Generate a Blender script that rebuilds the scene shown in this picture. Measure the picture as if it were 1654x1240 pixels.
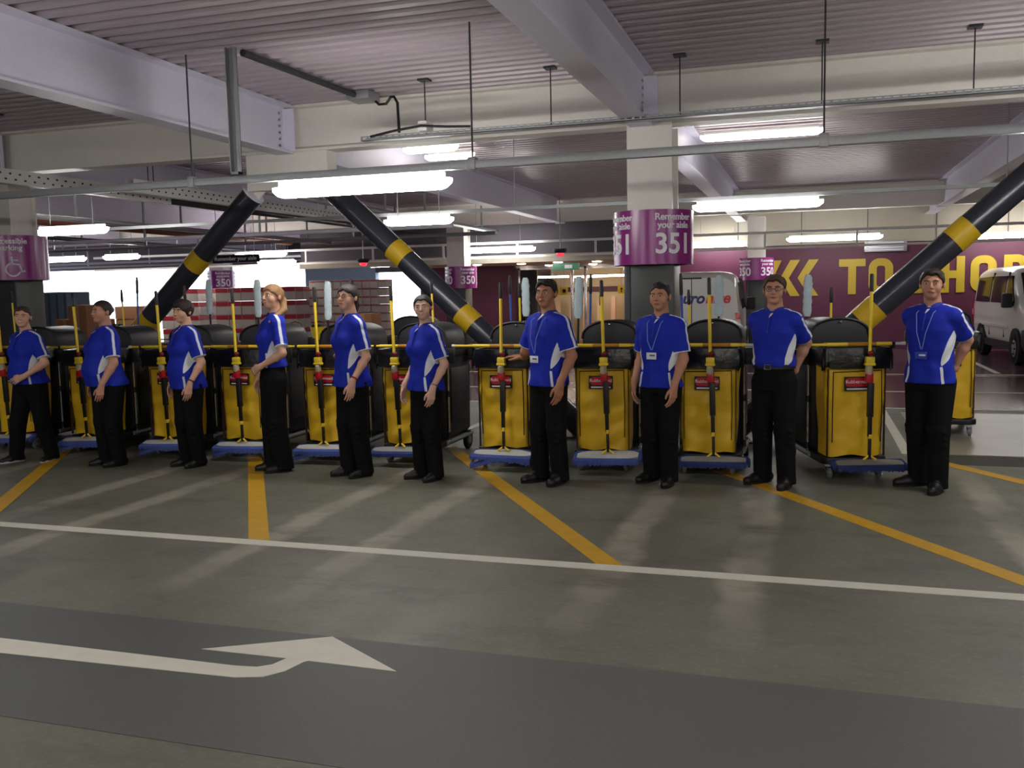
import bpy, bmesh, math, random
import numpy as np
from mathutils import Vector as Vec, Matrix
random.seed(7); RNG = np.random.RandomState(7)
for o in list(bpy.data.objects): bpy.data.objects.remove(o, do_unlink=True)
SC = bpy.context.scene
COL = SC.collection
# ---------------------------------------------------------------- camera
PW, PH, FPX, EYE = 1654, 1240, 1495.0, 1.66
yaw, pit, rol = math.radians(17.8), math.radians(5.67), math.radians(1.2)
FW = np.array([-math.sin(yaw)*math.cos(pit), math.cos(yaw)*math.cos(pit), -math.sin(pit)])
_r0 = np.array([math.cos(yaw), math.sin(yaw), 0.0]); _u0 = np.cross(_r0, FW)
RT = _r0*math.cos(rol) - _u0*math.sin(rol); UP = _u0*math.cos(rol) + _r0*math.sin(rol)
CAMP = np.array([0, 0, EYE])
cam = bpy.data.cameras.new('camera'); cam.sensor_fit = 'HORIZONTAL'; cam.sensor_width = 36
cam.lens = 36*FPX/PW; cam.clip_start = 0.05; cam.clip_end = 300
camo = bpy.data.objects.new('camera', cam); COL.objects.link(camo)
M = Matrix.Identity(4)
for i in range(3):
    M[i][0], M[i][1], M[i][2], M[i][3] = RT[i], UP[i], -FW[i], CAMP[i]
camo.matrix_world = M
SC.camera = camo
def ray(x, y): return FW + RT*((x-PW/2)/FPX) - UP*((y-PH/2)/FPX)
def at(x, y, Y):                 # point of the plane Y seen at a photo pixel (to measure real positions)
    d = ray(x, y); return Vec(CAMP + d*(Y/d[1]))
def atz(x, y, z=0.0):            # point of the level z seen at a photo pixel
    d = ray(x, y); return Vec(CAMP + d*((z-EYE)/d[2]))
# ---------------------------------------------------------------- world and exposure
w = bpy.data.worlds.new('daylight'); SC.world = w; w.use_nodes = True
w.node_tree.nodes['Background'].inputs[0].default_value = (0.86, 0.93, 1.0, 1)
w.node_tree.nodes['Background'].inputs[1].default_value = 6.0
vs = SC.view_settings
vs.view_transform = 'Standard'; vs.look = 'None'; vs.gamma = 1; vs.use_curve_mapping = False
vs.exposure = 0.0
LAMP = 41.0                       # radiance of the batten lamps
# ---------------------------------------------------------------- materials
def lin(c):
    c = c/255.0
    return c/12.92 if c <= 0.04045 else ((c+0.055)/1.055)**2.4
def rgb(t): return (lin(t[0]), lin(t[1]), lin(t[2]), 1)
MATS = {}
def mat(name, col, rough=0.6, metal=0.0, var=0.12, scale=18.0, bump=0.0, bscale=60.0, emit=0.0, spec=0.5, trans=0.0, alpha=None):
    if name in MATS: return MATS[name]
    m = bpy.data.materials.new(name); m.use_nodes = True; nt = m.node_tree; N = nt.nodes; L = nt.links
    b = N['Principled BSDF']; c = rgb(col)
    tc = N.new('ShaderNodeTexCoord')
    nz = N.new('ShaderNodeTexNoise'); nz.inputs['Scale'].default_value = scale; nz.inputs['Detail'].default_value = 4
    L.new(tc.outputs['Object'], nz.inputs['Vector'])
    mx = N.new('ShaderNodeMix'); mx.data_type = 'RGBA'
    mx.inputs[6].default_value = tuple(v*(1-var) for v in c[:3]) + (1,)
    mx.inputs[7].default_value = tuple(min(1, v*(1+var)) for v in c[:3]) + (1,)
    L.new(nz.outputs['Fac'], mx.inputs[0]); L.new(mx.outputs[2], b.inputs['Base Color'])
    b.inputs['Roughness'].default_value = rough; b.inputs['Metallic'].default_value = metal
    b.inputs['Specular IOR Level'].default_value = spec
    if trans: b.inputs['Transmission Weight'].default_value = trans
    if alpha is not None: b.inputs['Alpha'].default_value = alpha
    if bump:
        n2 = N.new('ShaderNodeTexNoise'); n2.inputs['Scale'].default_value = bscale; n2.inputs['Detail'].default_value = 5
        L.new(tc.outputs['Object'], n2.inputs['Vector'])
        bp = N.new('ShaderNodeBump'); bp.inputs['Strength'].default_value = bump; bp.inputs['Distance'].default_value = 0.01
        L.new(n2.outputs['Fac'], bp.inputs['Height']); L.new(bp.outputs['Normal'], b.inputs['Normal'])
    if emit:
        b.inputs['Emission Color'].default_value = c; b.inputs['Emission Strength'].default_value = emit
    MATS[name] = m
    return m
# ---------------------------------------------------------------- object helpers
def link(o, parent=None):
    COL.objects.link(o)
    if parent is not None: o.parent = parent
    return o
def tag(o, label, cat, group=None, kind=None):
    if label: o['label'] = label
    if cat: o['category'] = cat
    if group: o['group'] = group
    if kind: o['kind'] = kind
    return o
def empty(name, loc=(0, 0, 0), rz=0.0, parent=None):
    o = bpy.data.objects.new(name, None); o.location = loc; o.rotation_euler = (0, 0, rz); o.empty_display_size = 0.1
    return link(o, parent)
def copy_tree(o, parent=None):
    c = o.copy(); link(c, parent)
    for ch in list(o.children): copy_tree(ch, c)
    return c
class MB:
    """collects shapes for ONE mesh"""
    def __init__(self): self.v = []; self.f = []; self.m = []; self.mi = 0
    def _add(self, vs, fs):
        k = len(self.v); self.v += [tuple(p) for p in vs]
        for f in fs: self.f.append([k+i for i in f]); self.m.append(self.mi)
        return self
    def box(self, c, s, rz=0.0, R=None):
        x, y, z = s[0]/2, s[1]/2, s[2]/2
        P = [Vec((a*x, b*y, d*z)) for d in (-1, 1) for a, b in ((-1, -1), (1, -1), (1, 1), (-1, 1))]
        Rm = R if R is not None else Matrix.Rotation(rz, 3, 'Z')
        P = [Rm @ p + Vec(c) for p in P]
        return self._add(P, [(3, 2, 1, 0), (4, 5, 6, 7), (0, 1, 5, 4), (1, 2, 6, 5), (2, 3, 7, 6), (3, 0, 4, 7)])
    def b2(self, a, b): return self.box([(p+q)/2 for p, q in zip(a, b)], [abs(q-p) for p, q in zip(a, b)])
    def loft(self, rings, caps=True, closed=True):
        n = len(rings[0]); vs = [p for r in rings for p in r]; fs = []
        for i in range(len(rings)-1):
            for j in range(n if closed else n-1):
                k = (j+1) % n
                fs.append((i*n+j, i*n+k, (i+1)*n+k, (i+1)*n+j))
        if caps: fs.append(tuple(reversed(range(n)))); fs.append(tuple((len(rings)-1)*n+j for j in range(n)))
        return self._add(vs, fs)
    def tube(self, pts, r, n=10, caps=True):
        pts = [Vec(p) for p in pts]; rs = r if isinstance(r, (list, tuple)) else [r]*len(pts)
        t0 = (pts[1]-pts[0]).normalized(); ref = Vec((0, 0, 1)) if abs(t0.z) < 0.9 else Vec((1, 0, 0))
        u = t0.cross(ref).normalized(); rings = []
        for i, p in enumerate(pts):
            if i == 0: t = t0
            elif i == len(pts)-1: t = (pts[i]-pts[i-1]).normalized()
            else: t = ((pts[i+1]-pts[i]).normalized() + (pts[i]-pts[i-1]).normalized()).normalized()
            u = (u - t*u.dot(t)).normalized(); v = t.cross(u)
            rings.append([p + (u*math.cos(2*math.pi*j/n) + v*math.sin(2*math.pi*j/n))*rs[i] for j in range(n)])
        return self.loft(rings, caps)
    def cyl(self, a, b, r, n=16, r2=None): return self.tube([a, b], [r, r if r2 is None else r2], n)
    def prism(self, poly, axis, a, b):
        """poly: 2D outline, extruded along axis 'x','y','z' from a to b"""
        def P(p, t):
            return {'x': (t, p[0], p[1]), 'y': (p[0], t, p[1]), 'z': (p[0], p[1], t)}[axis]
        return self.loft([[P(p, a) for p in poly], [P(p, b) for p in poly]])
    def ball(self, c, r, n=12, m=8):
        r = r if isinstance(r, (list, tuple)) else (r, r, r); rings = []
        for i in range(m+1):
            th = math.pi*(i/m); s = max(math.sin(th), 1e-3)
            rings.append([(c[0]+r[0]*s*math.cos(2*math.pi*j/n), c[1]+r[1]*s*math.sin(2*math.pi*j/n), c[2]-r[2]*math.cos(th)) for j in range(n)])
        return self.loft(rings)
    def lathe(self, prof, c=(0, 0, 0), axis='z', n=20):
        rings = []
        for r, h in prof:
            ring = []
            for j in range(n):
                a, b = r*math.cos(2*math.pi*j/n), r*math.sin(2*math.pi*j/n)
                ring.append({'z': (c[0]+a, c[1]+b, c[2]+h), 'x': (c[0]+h, c[1]+a, c[2]+b), 'y': (c[0]+a, c[1]+h, c[2]+b)}[axis])
            rings.append(ring)
        return self.loft(rings)
    def mesh(self, name, mats, bevel=0.0, smooth=40, seg=2):
        me = bpy.data.meshes.new(name); me.from_pydata(self.v, [], self.f)
        mats = mats if isinstance(mats, (list, tuple)) else [mats]
        for m in mats: me.materials.append(m)
        if len(mats) > 1: me.polygons.foreach_set('material_index', self.m)
        bm = bmesh.new(); bm.from_mesh(me); bmesh.ops.recalc_face_normals(bm, faces=bm.faces[:])
        if bevel:
            E = [e for e in bm.edges if len(e.link_faces) == 2 and e.calc_face_angle(0) > 0.6]
            bmesh.ops.bevel(bm, geom=E, offset=bevel, segments=seg, profile=0.6, affect='EDGES', clamp_overlap=True)
        bm.to_mesh(me); bm.free()
        if smooth:
            me.shade_smooth(); me.set_sharp_from_angle(angle=math.radians(smooth))
        return me
    def build(self, name, mats, parent=None, bevel=0.0, smooth=40, seg=2, loc=None, rz=None):
        o = bpy.data.objects.new(name, self.mesh(name, mats, bevel, smooth, seg))
        if loc is not None: o.location = loc
        if rz is not None: o.rotation_euler = (0, 0, rz)
        return link(o, parent)
def rrect(w, d, r, n=5, cx=0, cy=0):
    """rounded rectangle outline"""
    P = []
    for sx, sy, a0 in ((1, 1, 0), (-1, 1, 90), (-1, -1, 180), (1, -1, 270)):
        for i in range(n+1):
            a = math.radians(a0+90*i/n)
            P.append((cx+sx*(w/2-r)+r*math.cos(a), cy+sy*(d/2-r)+r*math.sin(a)))
    return P
def text_mesh(body, size, extrude=0.004, align='CENTER', shear=0.0, bold=0.0, spacing=1.0):
    """vertices/faces of lettering lying in the XZ plane facing -Y, centred on the origin"""
    cu = bpy.data.curves.new('t', 'FONT'); cu.body = body; cu.size = size; cu.extrude = extrude; cu.align_x = align
    cu.align_y = 'CENTER'; cu.shear = shear; cu.offset = bold; cu.resolution_u = 4; cu.space_character = spacing
    o = bpy.data.objects.new('t', cu); COL.objects.link(o)
    dg = bpy.context.evaluated_depsgraph_get(); me = bpy.data.meshes.new_from_object(o.evaluated_get(dg))
    V = [(v.co.x, -v.co.z, v.co.y) for v in me.vertices]; F = [list(p.vertices) for p in me.polygons]
    bpy.data.objects.remove(o, do_unlink=True); bpy.data.curves.remove(cu); bpy.data.meshes.remove(me)
    return V, F
def lettering(name, body, size, m, parent, loc, extrude=0.004, wrap=None, rz=None, **kw):
    V, F = text_mesh(body, size, extrude, **kw)
    if wrap:                       # bend around a vertical cylinder of radius wrap, at angle loc[0], height loc[2]
        V = [((wrap-y)*math.sin(loc[0]+x/wrap), -(wrap-y)*math.cos(loc[0]+x/wrap), z+loc[2]) for x, y, z in V]
        loc = (0, 0, 0)
    mb = MB(); mb._add(V, F); o = mb.build(name, m, parent, smooth=0)
    o.location = loc
    if rz is not None: o.rotation_euler = (0, 0, rz)
    return o
# shared materials
m_steel = mat('painted steel cream', (236, 232, 224), 0.5, var=0.05)
m_steel2 = mat('painted steel grey', (228, 226, 242), 0.45, var=0.05)
m_galv = mat('galvanised steel', (165, 168, 170), 0.42, 0.6, var=0.15, scale=40)
m_dark = mat('dark grey paint', (52, 52, 58), 0.4, var=0.1)
m_black = mat('black plastic', (17, 17, 19), 0.45, var=0.15)
m_rubber = mat('black rubber', (14, 14, 14), 0.8)
m_chrome = mat('chrome', (200, 200, 202), 0.22, 1.0, var=0.03)
m_yel = mat('yellow plastic', (244, 210, 50), 0.45, var=0.05)
m_yelp = mat('yellow band paint', (196, 160, 20), 0.5, var=0.1)
m_white = mat('white plastic', (225, 225, 222), 0.5, var=0.04)
m_red = mat('red plastic', (190, 22, 36), 0.4, var=0.06)
m_blue = mat('blue plastic', (38, 80, 165), 0.45)
m_purple = mat('purple wall paint', (80, 22, 54), 0.55, var=0.05, scale=3)
m_psign = mat('purple sign vinyl', (142, 44, 126), 0.25, var=0.04)
m_wtext = mat('white print', (238, 236, 240), 0.5, var=0.02)
m_gold = mat('yellow wall lettering', (176, 150, 34), 0.5, var=0.06)
m_lamp = mat('lit diffuser', (255, 252, 247), 0.5, var=0, emit=LAMP)
m_tube = mat('lit slim tube', (255, 251, 240), 0.5, var=0, emit=9)
m_conc = mat('concrete wall', (150, 148, 142), 0.8, var=0.1, scale=4)
# ================================================================ STRUCTURE
X0, X1, Y0, Y1 = -34.0, 12.0, -5.0, 32.0
DECK = 3.95
def floor_material():
    m = bpy.data.materials.new('worn concrete floor'); m.use_nodes = True; nt = m.node_tree; N = nt.nodes; L = nt.links
    b = N['Principled BSDF']; geo = N.new('ShaderNodeNewGeometry'); sep = N.new('ShaderNodeSeparateXYZ')
    L.new(geo.outputs['Position'], sep.inputs[0])
    def noise(sc, det=5, rough=0.6, stretch=None):
        n = N.new('ShaderNodeTexNoise'); n.inputs['Scale'].default_value = sc; n.inputs['Detail'].default_value = det; n.inputs['Roughness'].default_value = rough
        if stretch:
            mp = N.new('ShaderNodeMapping'); mp.inputs['Scale'].default_value = stretch; L.new(geo.outputs['Position'], mp.inputs[0]); L.new(mp.outputs[0], n.inputs['Vector'])
        else: L.new(geo.outputs['Position'], n.inputs['Vector'])
        return n.outputs['Fac']
    def mth(op, a, c=None, d=None):
        n = N.new('ShaderNodeMath'); n.operation = op
        for i, q in enumerate((a, c, d)):
            if q is None: continue
            if isinstance(q, (int, float)): n.inputs[i].default_value = q
            else: L.new(q, n.inputs[i])
        return n.outputs[0]
    def rng(v, a, c, d=0.0, e=1.0):
        n = N.new('ShaderNodeMapRange'); L.new(v, n.inputs[0])
        for i, q in enumerate((a, c, d, e)): n.inputs[i+1].default_value = q
        return n.outputs[0]
    def mix(fac, a, c):
        n = N.new('ShaderNodeMix'); n.data_type = 'RGBA'; L.new(fac, n.inputs[0])
        for i, q in ((6, a), (7, c)):
            if isinstance(q, tuple): n.inputs[i].default_value = q
            else: L.new(q, n.inputs[i])
        return n.outputs[2]
    base = mix(rng(noise(0.55, 6), 0.35, 0.68), rgb((92, 93, 80)), rgb((115, 115, 99)))
    base = mix(rng(noise(3.2, 6, 0.7), 0.55, 0.78, 0, 0.6), base, rgb((77, 75, 65)))
    base = mix(rng(noise(28, 3), 0.5, 0.8, 0, 0.35), base, rgb((140, 136, 120)))
    # pale wheel tracks in pairs, one pair for each bay
    xw = mth('ADD', sep.outputs[0], mth('MULTIPLY', mth('SUBTRACT', noise(1.3, 4), 0.5), 0.22))
    fr = mth('MODULO', mth('ADD', xw, 0.72+1.21+24.2), 2.42)
    dd = mth('ABSOLUTE', mth('SUBTRACT', mth('ABSOLUTE', mth('SUBTRACT', fr, 1.21)), 0.40))
    edge = mth('ADD', dd, mth('MULTIPLY', mth('SUBTRACT', noise(7, 4), 0.5), 0.12))
    trk = rng(edge, 0.15, 0.07)
    trk = mth('MULTIPLY', trk, rng(sep.outputs[1], 4.2, 4.9)); trk = mth('MULTIPLY', trk, rng(sep.outputs[1], 9.5, 8.6))
    trk = mth('MULTIPLY', trk, rng(noise(0.9, 3, 0.6), 0.34, 0.56, 0.1, 0.75))
    base = mix(trk, base, rgb((158, 154, 138)))
    # dark scuffs and fine dirt
    base = mix(rng(noise(1.1, 6, 0.75, (1, 2.2, 1)), 0.53, 0.70, 0, 0.55), base, rgb((66, 63, 55)))
    # glossy painted roadway beyond the bays
    far = mth('GREATER_THAN', sep.outputs[1], 13.25)
    base = mix(far, base, mix(rng(noise(0.6, 4), 0.3, 0.7), rgb((92, 74, 84)), rgb((104, 86, 94))))
    L.new(base, b.inputs['Base Color'])
    r = mth('ADD', mth('MULTIPLY', noise(2.5, 5), 0.28), 0.42)
    rr = N.new('ShaderNodeMix'); L.new(far, rr.inputs[0]); L.new(r, rr.inputs[2]); rr.inputs[3].default_value = 0.14
    L.new(rr.outputs[0], b.inputs['Roughness'])
    bp = N.new('ShaderNodeBump'); bp.inputs['Strength'].default_value = 0.15; bp.inputs['Distance'].default_value = 0.004
    L.new(noise(60, 6, 0.7), bp.inputs['Height']); L.new(bp.outputs[0], b.inputs['Normal'])
    return m
fl = MB().b2((X0-30, Y0, -0.2), (X1, 60, 0.0)).build('floor', floor_material(), smooth=0); tag(fl, 'worn grey concrete car park floor with painted bay markings', None, kind='structure')
m_asph = mat('dark lane coating', (81, 82, 78), 0.55, var=0.22, scale=90, bump=0.2, bscale=200)
MB().b2((X0, 2.78, 0.0), (X1, 3.9, 0.002)).build('lane_coating', m_asph, fl, smooth=0)
m_pw = mat('worn white road paint', (205, 203, 188), 0.6, var=0.12, scale=9)
m_py = mat('worn yellow road paint', (196, 150, 22), 0.6, var=0.15, scale=9)
MB().b2((X0, 5.28, 0.0), (X1, 5.39, 0.003)).build('white_line', m_pw, fl, smooth=0)
for i in range(-4, 4):
    xb = -1.13 + 2.45*i; hw = 0.07/math.cos(math.atan2(1.46, 2.2))
    L1 = 4.2; q = [(xb-hw, 5.39), (xb+hw, 5.39), (xb+hw-1.46*L1/2.2, 5.39+L1), (xb-hw-1.46*L1/2.2, 5.39+L1)]
    MB().prism(q, 'z', 0.0, 0.003).build('yellow_hatch_line', m_py, fl, smooth=0)
# turn arrow painted in the lane
pa = [(-7.0, 3.33)] + [tuple(atz(x, y)[:2]) for x, y in ((0, 1055), (380, 1095), (425, 1094), (460, 1085), (490, 1070), (498, 1068), (640, 1085), (537, 1029), (326, 1049), (463, 1064), (440, 1074), (415, 1078), (380, 1076), (0, 1031))] + [(-7.0, 3.49)]
MB().prism(pa, 'z', 0.0, 0.0045).build('painted_arrow', m_pw, fl, smooth=0)
# bay lines and cross lines of the roadway behind
for x in (-8.86, -6.41, -3.96, -1.51, 0.94, 3.39): MB().b2((x-0.05, 9.7, 0), (x+0.05, 13.25, 0.003)).build('bay_line', m_pw, fl, smooth=0)
for x in (-6.41, -3.96, -1.51, 0.94, 3.3): MB().b2((x-0.05, 18.7, 0), (x+0.05, 23.3, 0.003)).build('bay_line', m_pw, fl, smooth=0)
for y in (13.3, 15.4, 18.4): MB().b2((-26, y-0.04, 0), (X1, y+0.04, 0.003)).build('cross_line', m_pw, fl, smooth=0)
MB().b2((-26, 18.0, 0), (X1, 18.3, 0.002)).build('red_walkway_band', mat('red walkway paint', (112, 44, 58), 0.25), fl, smooth=0)
MB().b2((-26, 20.2, 0), (-1.9, 22.6, 0.002)).build('red_walkway_band', mat('red walkway paint', (112, 44, 58), 0.25), fl, smooth=0)
MB().b2((1.15, 9.75, 0), (X1, 12.9, 0.002)).build('pale_patch', mat('pale concrete patch', (140, 138, 128), 0.35, var=0.25, scale=2.5), fl, smooth=0)
MB().b2((1.0, 9.2, 0), (X1, 9.7, 0.002)).build('dark_joint_strip', mat('dark joint filler', (62, 60, 54), 0.7), fl, smooth=0)
# ---- corrugated deck
def deck():
    mb = MB(); p = 0.20; n = int((Y1-Y0)/p); prof = []
    for i in range(n):
        y = Y0+i*p
        prof += [(y, DECK), (y+0.09, DECK), (y+0.115, DECK+0.06), (y+0.175, DECK+0.06)]
    prof.append((Y0+n*p, DECK))
    for xa, xb in ((X0, X1),):
        for a, c in zip(prof[:-1], prof[1:]):
            mb._add([(xa, a[0], a[1]), (xb, a[0], a[1]), (xb, c[0], c[1]), (xa, c[0], c[1])], [(0, 1, 2, 3)])
    mb.b2((X0, Y0, DECK+0.07), (X1, Y1, DECK+0.3))
    return mb
m_deck = mat('corrugated soffit', (184, 172, 180), 0.36, 0.1, var=0.06, scale=2)
ce = deck().build('ceiling', m_deck, smooth=0); tag(ce, 'corrugated steel deck soffit carried on pale painted beams', None, kind='structure')
def ibeam_v(x, ya, yb, zb, w=0.24, m=m_steel2):
    mb = MB()
    mb.b2((x-w/2, ya, zb), (x+w/2, yb, zb+0.025)); mb.b2((x-w/2, ya, DECK-0.03), (x+w/2, yb, DECK-0.002)); mb.b2((x-0.01, ya, zb+0.02), (x+0.01, yb, DECK-0.02))
    return mb.build('secondary_beam', m, ce, smooth=0)
def ibeam_u(y, xa, xb, zb, w=0.26, m=m_steel):
    mb = MB()
    mb.b2((xa, y-w/2, zb), (xb, y+w/2, zb+0.03)); mb.b2((xa, y-w/2, DECK-0.03), (xb, y+w/2, DECK-0.002)); mb.b2((xa, y-0.012, zb+0.02), (xb, y+0.012, DECK-0.02))
    return mb.build('primary_beam', m, ce, smooth=0)
COLX = [-10.47, -1.62, 7.23]
for y in (10.2, 22.95): ibeam_u(y, X0, X1, 3.40)
for x in (-19.4, -14.95, -10.5, -6.05, -1.70, 2.85, 7.3):
    for ya, yb in ((Y0, 10.05), (10.35, 22.8), (23.1, Y1)): 
        b = ibeam_v(x, ya, yb, 3.37)
        if -11 < x < 0 and ya < 11:
            for yy in ((10.03,) if ya < 5 else (10.37,)):
                mb = MB(); s = -1 if ya < 5 else 1
                mb.b2((x-0.16, yy-0.008, 3.40), (x+0.16, yy+0.008, 3.90))
                for sx in (-0.05, 0.05):
                    for k in range(6): mb.cyl((x+0.012, yy+s*(0.06+abs(sx)), 3.46+k*0.075), (x+0.03, yy+s*(0.06+abs(sx)), 3.46+k*0.075), 0.014, 8)
                mb.build('bolted_end_plate', m_steel2, b, smooth=0)
# ---- walls
def wall(name, a, b, m, label=None):
    o = MB().b2(a, b).build(name, m, smooth=0); tag(o, label or 'plain wall of the car park', None, kind='structure'); return o
m_cream = mat('cream wall', (164, 158, 144), 0.7, var=0.05, scale=2)
m_bulk = mat('dark bulkhead', (78, 74, 82), 0.7, var=0.06, scale=2)
m_tan = mat('tan lining', (224, 186, 160), 0.6, var=0.05, scale=3)
wr = wall('wall_back_right', (-4.55, 25.5, 0), (X1, 25.8, DECK), m_purple, 'purple wall with giant yellow lettering behind the parked vans')
MB().b2((-4.55, 25.38, 2.72), (X1, 25.5, DECK)).build('upper_cladding', m_cream, wr, smooth=0)
for k in range(9): MB().b2((-3.4+k*1.6, 25.36, 2.74), (-3.38+k*1.6, 25.38, DECK)).build('cladding_joint', m_bulk, wr, smooth=0)
wp = wall('wall_back_middle', (-11.0, 26.0, 0), (-8.2, 26.3, 2.45), m_purple, 'purple wall beside the lit shop entrance')
wall('wall_bulkhead', (-13.6, 23.2, 2.62), (-4.55, 23.4, DECK), m_bulk, 'dark grey bulkhead over the shop entrance')
wall('wall_fascia', (-13.6, 23.1, 2.42), (-4.55, 23.4, 2.62), m_cream, 'cream fascia band over the shop entrance')
wall('wall_soffit', (-11.0, 23.4, 2.42), (-4.55, 30.0, 2.5), m_tan, 'tan soffit with round downlights at the shop entrance')
wall('wall_back_blue', (-18.6, 32.0, 0), (-15.6, 32.3, DECK), mat('pale blue wall', (138, 158, 178), 0.6, var=0.04), 'pale blue wall beside the daylit doorway')
wall('wall_back_header', (X0, 32.0, 2.95), (-18.6, 32.3, DECK), m_bulk, 'dark header beam above the daylit opening')
wall('wall_back_door_header', (-15.6, 32.0, 2.5), (-11.0, 32.3, DECK), m_bulk, 'dark header above the daylit doorway')
wall('wall_back_return', (-11.2, 26.0, 0), (-11.0, 32.3, DECK), m_bulk, 'dark return wall beside the daylit doorway')
wall('wall_bulkhead_return', (-4.6, 23.4, 2.42), (-4.5, 25.8, DECK), m_bulk, 'dark return of the bulkhead beside the entrance')
wall('wall_right', (X1, Y0, 0), (X1+0.2, 25.8, DECK), m_conc, 'concrete side wall of the car park')
wall('wall_front', (X0, Y0-0.2, 0), (X1, Y0, DECK), m_conc, 'concrete wall behind the lane')
wall('wall_left', (X0-0.2, Y0, 0), (X0, 20, DECK), m_conc, 'concrete wall far along the car park')
# shop interior seen through the glass
wall('wall_shop_back', (-8.2, 30.0, 0), (-4.55, 30.2, 2.5), mat('shop cream wall', (206, 188, 158), 0.6, var=0.05), 'cream back wall inside the shop entrance')
wall('wall_shop_side', (-4.65, 25.8, 0), (-4.55, 30.0, 2.5), m_tan, 'tan side wall inside the shop entrance')
wall('wall_shop_left', (-8.4, 26.3, 0), (-8.2, 30.0, 2.5), mat('dark brown panel', (58, 44, 42), 0.5), 'dark brown side wall inside the shop entrance')
MB().b2((-8.2, 29.95, 1.62), (-4.75, 29.99, 1.78)).build('purple_stripe', m_purple, bpy.data.objects['wall_shop_back'], smooth=0)
for k in range(7): MB().b2((-7.9+k*0.46, 29.5, 0), (-7.76+k*0.46, 29.6, 1.35+0.1*(k % 3))).build('display_panel', m_tan, bpy.data.objects['wall_shop_back'], smooth=0)
# glazed screen and doors
m_glass = mat('entrance glass', (225, 232, 230), 0.02, var=0, trans=1.0, spec=0.5)
d = empty('door_1', (-6.53, 26.25, 0)); tag(d, 'glazed sliding entrance with bright steel posts', None, kind='structure')
for x in (-1.6, 0.0, 0.40, 1.88): MB().b2((x-0.04, -0.05, 0), (x+0.04, 0.05, 2.36)).build('door_post', m_chrome, d, bevel=0.006)
MB().b2((-1.6, -0.05, 2.3), (1.9, 0.05, 2.42)).build('door_head', m_chrome, d)
for a, c in ((-1.56, -0.05), (0.05, 0.35), (0.45, 1.83)): MB().b2((a, -0.006, 0.05), (c, 0.006, 2.3)).build('glass_pane', m_glass, d, smooth=0)
MB().b2((-1.62, 0.08, 0), (-1.08, 0.16, 2.3)).build('dark_door_leaf', mat('dark brown panel', (58, 44, 42), 0.5), d, bevel=0.005)
# ---- big wall lettering (strokes)
def stroke(mb, pts, w, y0, y1, closed=False):
    y0 -= 0.003*len(mb.v)/100.0
    n = len(pts); Lf, Rt = [], []
    for i in range(n):
        a = Vec(pts[i-1] if (i > 0 or closed) else pts[i]); c = Vec(pts[(i+1) % n] if (i < n-1 or closed) else pts[i])
        p = Vec(pts[i]); d1 = (p-a); d2 = (c-p)
        d1 = d1.normalized() if d1.length > 1e-6 else d2.normalized(); d2 = d2.normalized() if d2.length > 1e-6 else d1
        t = (d1+d2).normalized(); k = 1/max(0.5, t.dot(d1)); nn = Vec((-t.y, t.x))*w/2*k
        Lf.append(p+nn); Rt.append(p-nn)
    rng_ = range(n if closed else n-1)
    for i in rng_:
        j = (i+1) % n
        mb.prism([Lf[i], Lf[j], Rt[j], Rt[i]], 'y', y0, y1)
def arc(cx, cz, rx, rz, a0, a1, n=8): return [(cx+rx*math.cos(math.radians(a0+(a1-a0)*i/n)), cz+rz*math.sin(math.radians(a0+(a1-a0)*i/n))) for i in range(n+1)]
LT, LB = 2.32, 1.42; SW = 0.19
def letter(ch, xa, xb):
    mb = MB(); h = SW/2; a, c, t, bt = xa+h, xb-h, LT-h, LB+h; r = 0.16; md = (t+bt)/2
    ya, yb = 25.468, 25.505
    if ch == 'T': stroke(mb, [(xa, t), (xb, t)], SW, ya, yb); stroke(mb, [((xa+xb)/2, t), ((xa+xb)/2, LB)], SW, ya, yb)
    if ch == 'O': stroke(mb, arc(c-r, t-r, r, r, 0, 90)+arc(a+r, t-r, r, r, 90, 180)+arc(a+r, bt+r, r, r, 180, 270)+arc(c-r, bt+r, r, r, 270, 360), SW, ya, yb, True)
    if ch == 'H':
        for x in (a, c): stroke(mb, [(x, LT), (x, LB)], SW, ya, yb)
        stroke(mb, [(a, md), (c, md)], SW, ya, yb)
    if ch == 'P': stroke(mb, [(a, LB), (a, t), (c-r, t)]+arc(c-r, t-r, r, r, 90, 0)[1:]+arc(c-r, md+r-0.05, r, r, 0, -90)+[(a, md-0.05)], SW, ya, yb)
    if ch == 'S': stroke(mb, [(c, t-0.12)]+arc(c-r, t-r, r, r, 30, 90)+arc(a+r, t-r, r, r, 90, 180)+arc(a+r, md+r, r, r, 180, 270)+arc(c-r, md-r, r, r, 90, 0)+arc(c-r, bt+r, r, r, 0, -90)+arc(a+r, bt+r, r, r, 270, 210), SW, ya, yb)
    if ch == '<':
        for s in (1, -1):
            z = (LT+LB)/2; mb.prism([(xa, z), (xa+0.22, z), (xb, z+s*0.47), (xb-0.24, z+s*0.47)], 'y', ya, yb)
    return mb.build('wall_letter', m_gold, wr, smooth=0)
for ch, a, c in (('<', -1.12, -0.68), ('<', -0.72, -0.22), ('<', -0.28, 0.24), ('T', 0.74, 1.38), ('O', 1.46, 2.04), ('S', 2.36, 2.94), ('H', 3.15, 3.69), ('O', 3.82, 4.40), ('P', 4.56, 5.10), ('S', 5.22, 5.8)): letter(ch, a, c)
# ventilation grille on the purple wall
g = empty('vent_grille', (1.84, 25.45, 2.62)); tag(g, 'silver louvred vent box high on the purple lettered wall', 'vent')
MB().b2((-0.5, -0.1, -0.14), (0.5, 0.05, 0.14)).build('casing', m_galv, g, bevel=0.01)
for k in range(4): MB().b2((-0.42, -0.12, -0.11+k*0.06), (0.42, -0.09, -0.08+k*0.06)).build('louvre', m_steel2, g)
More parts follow.
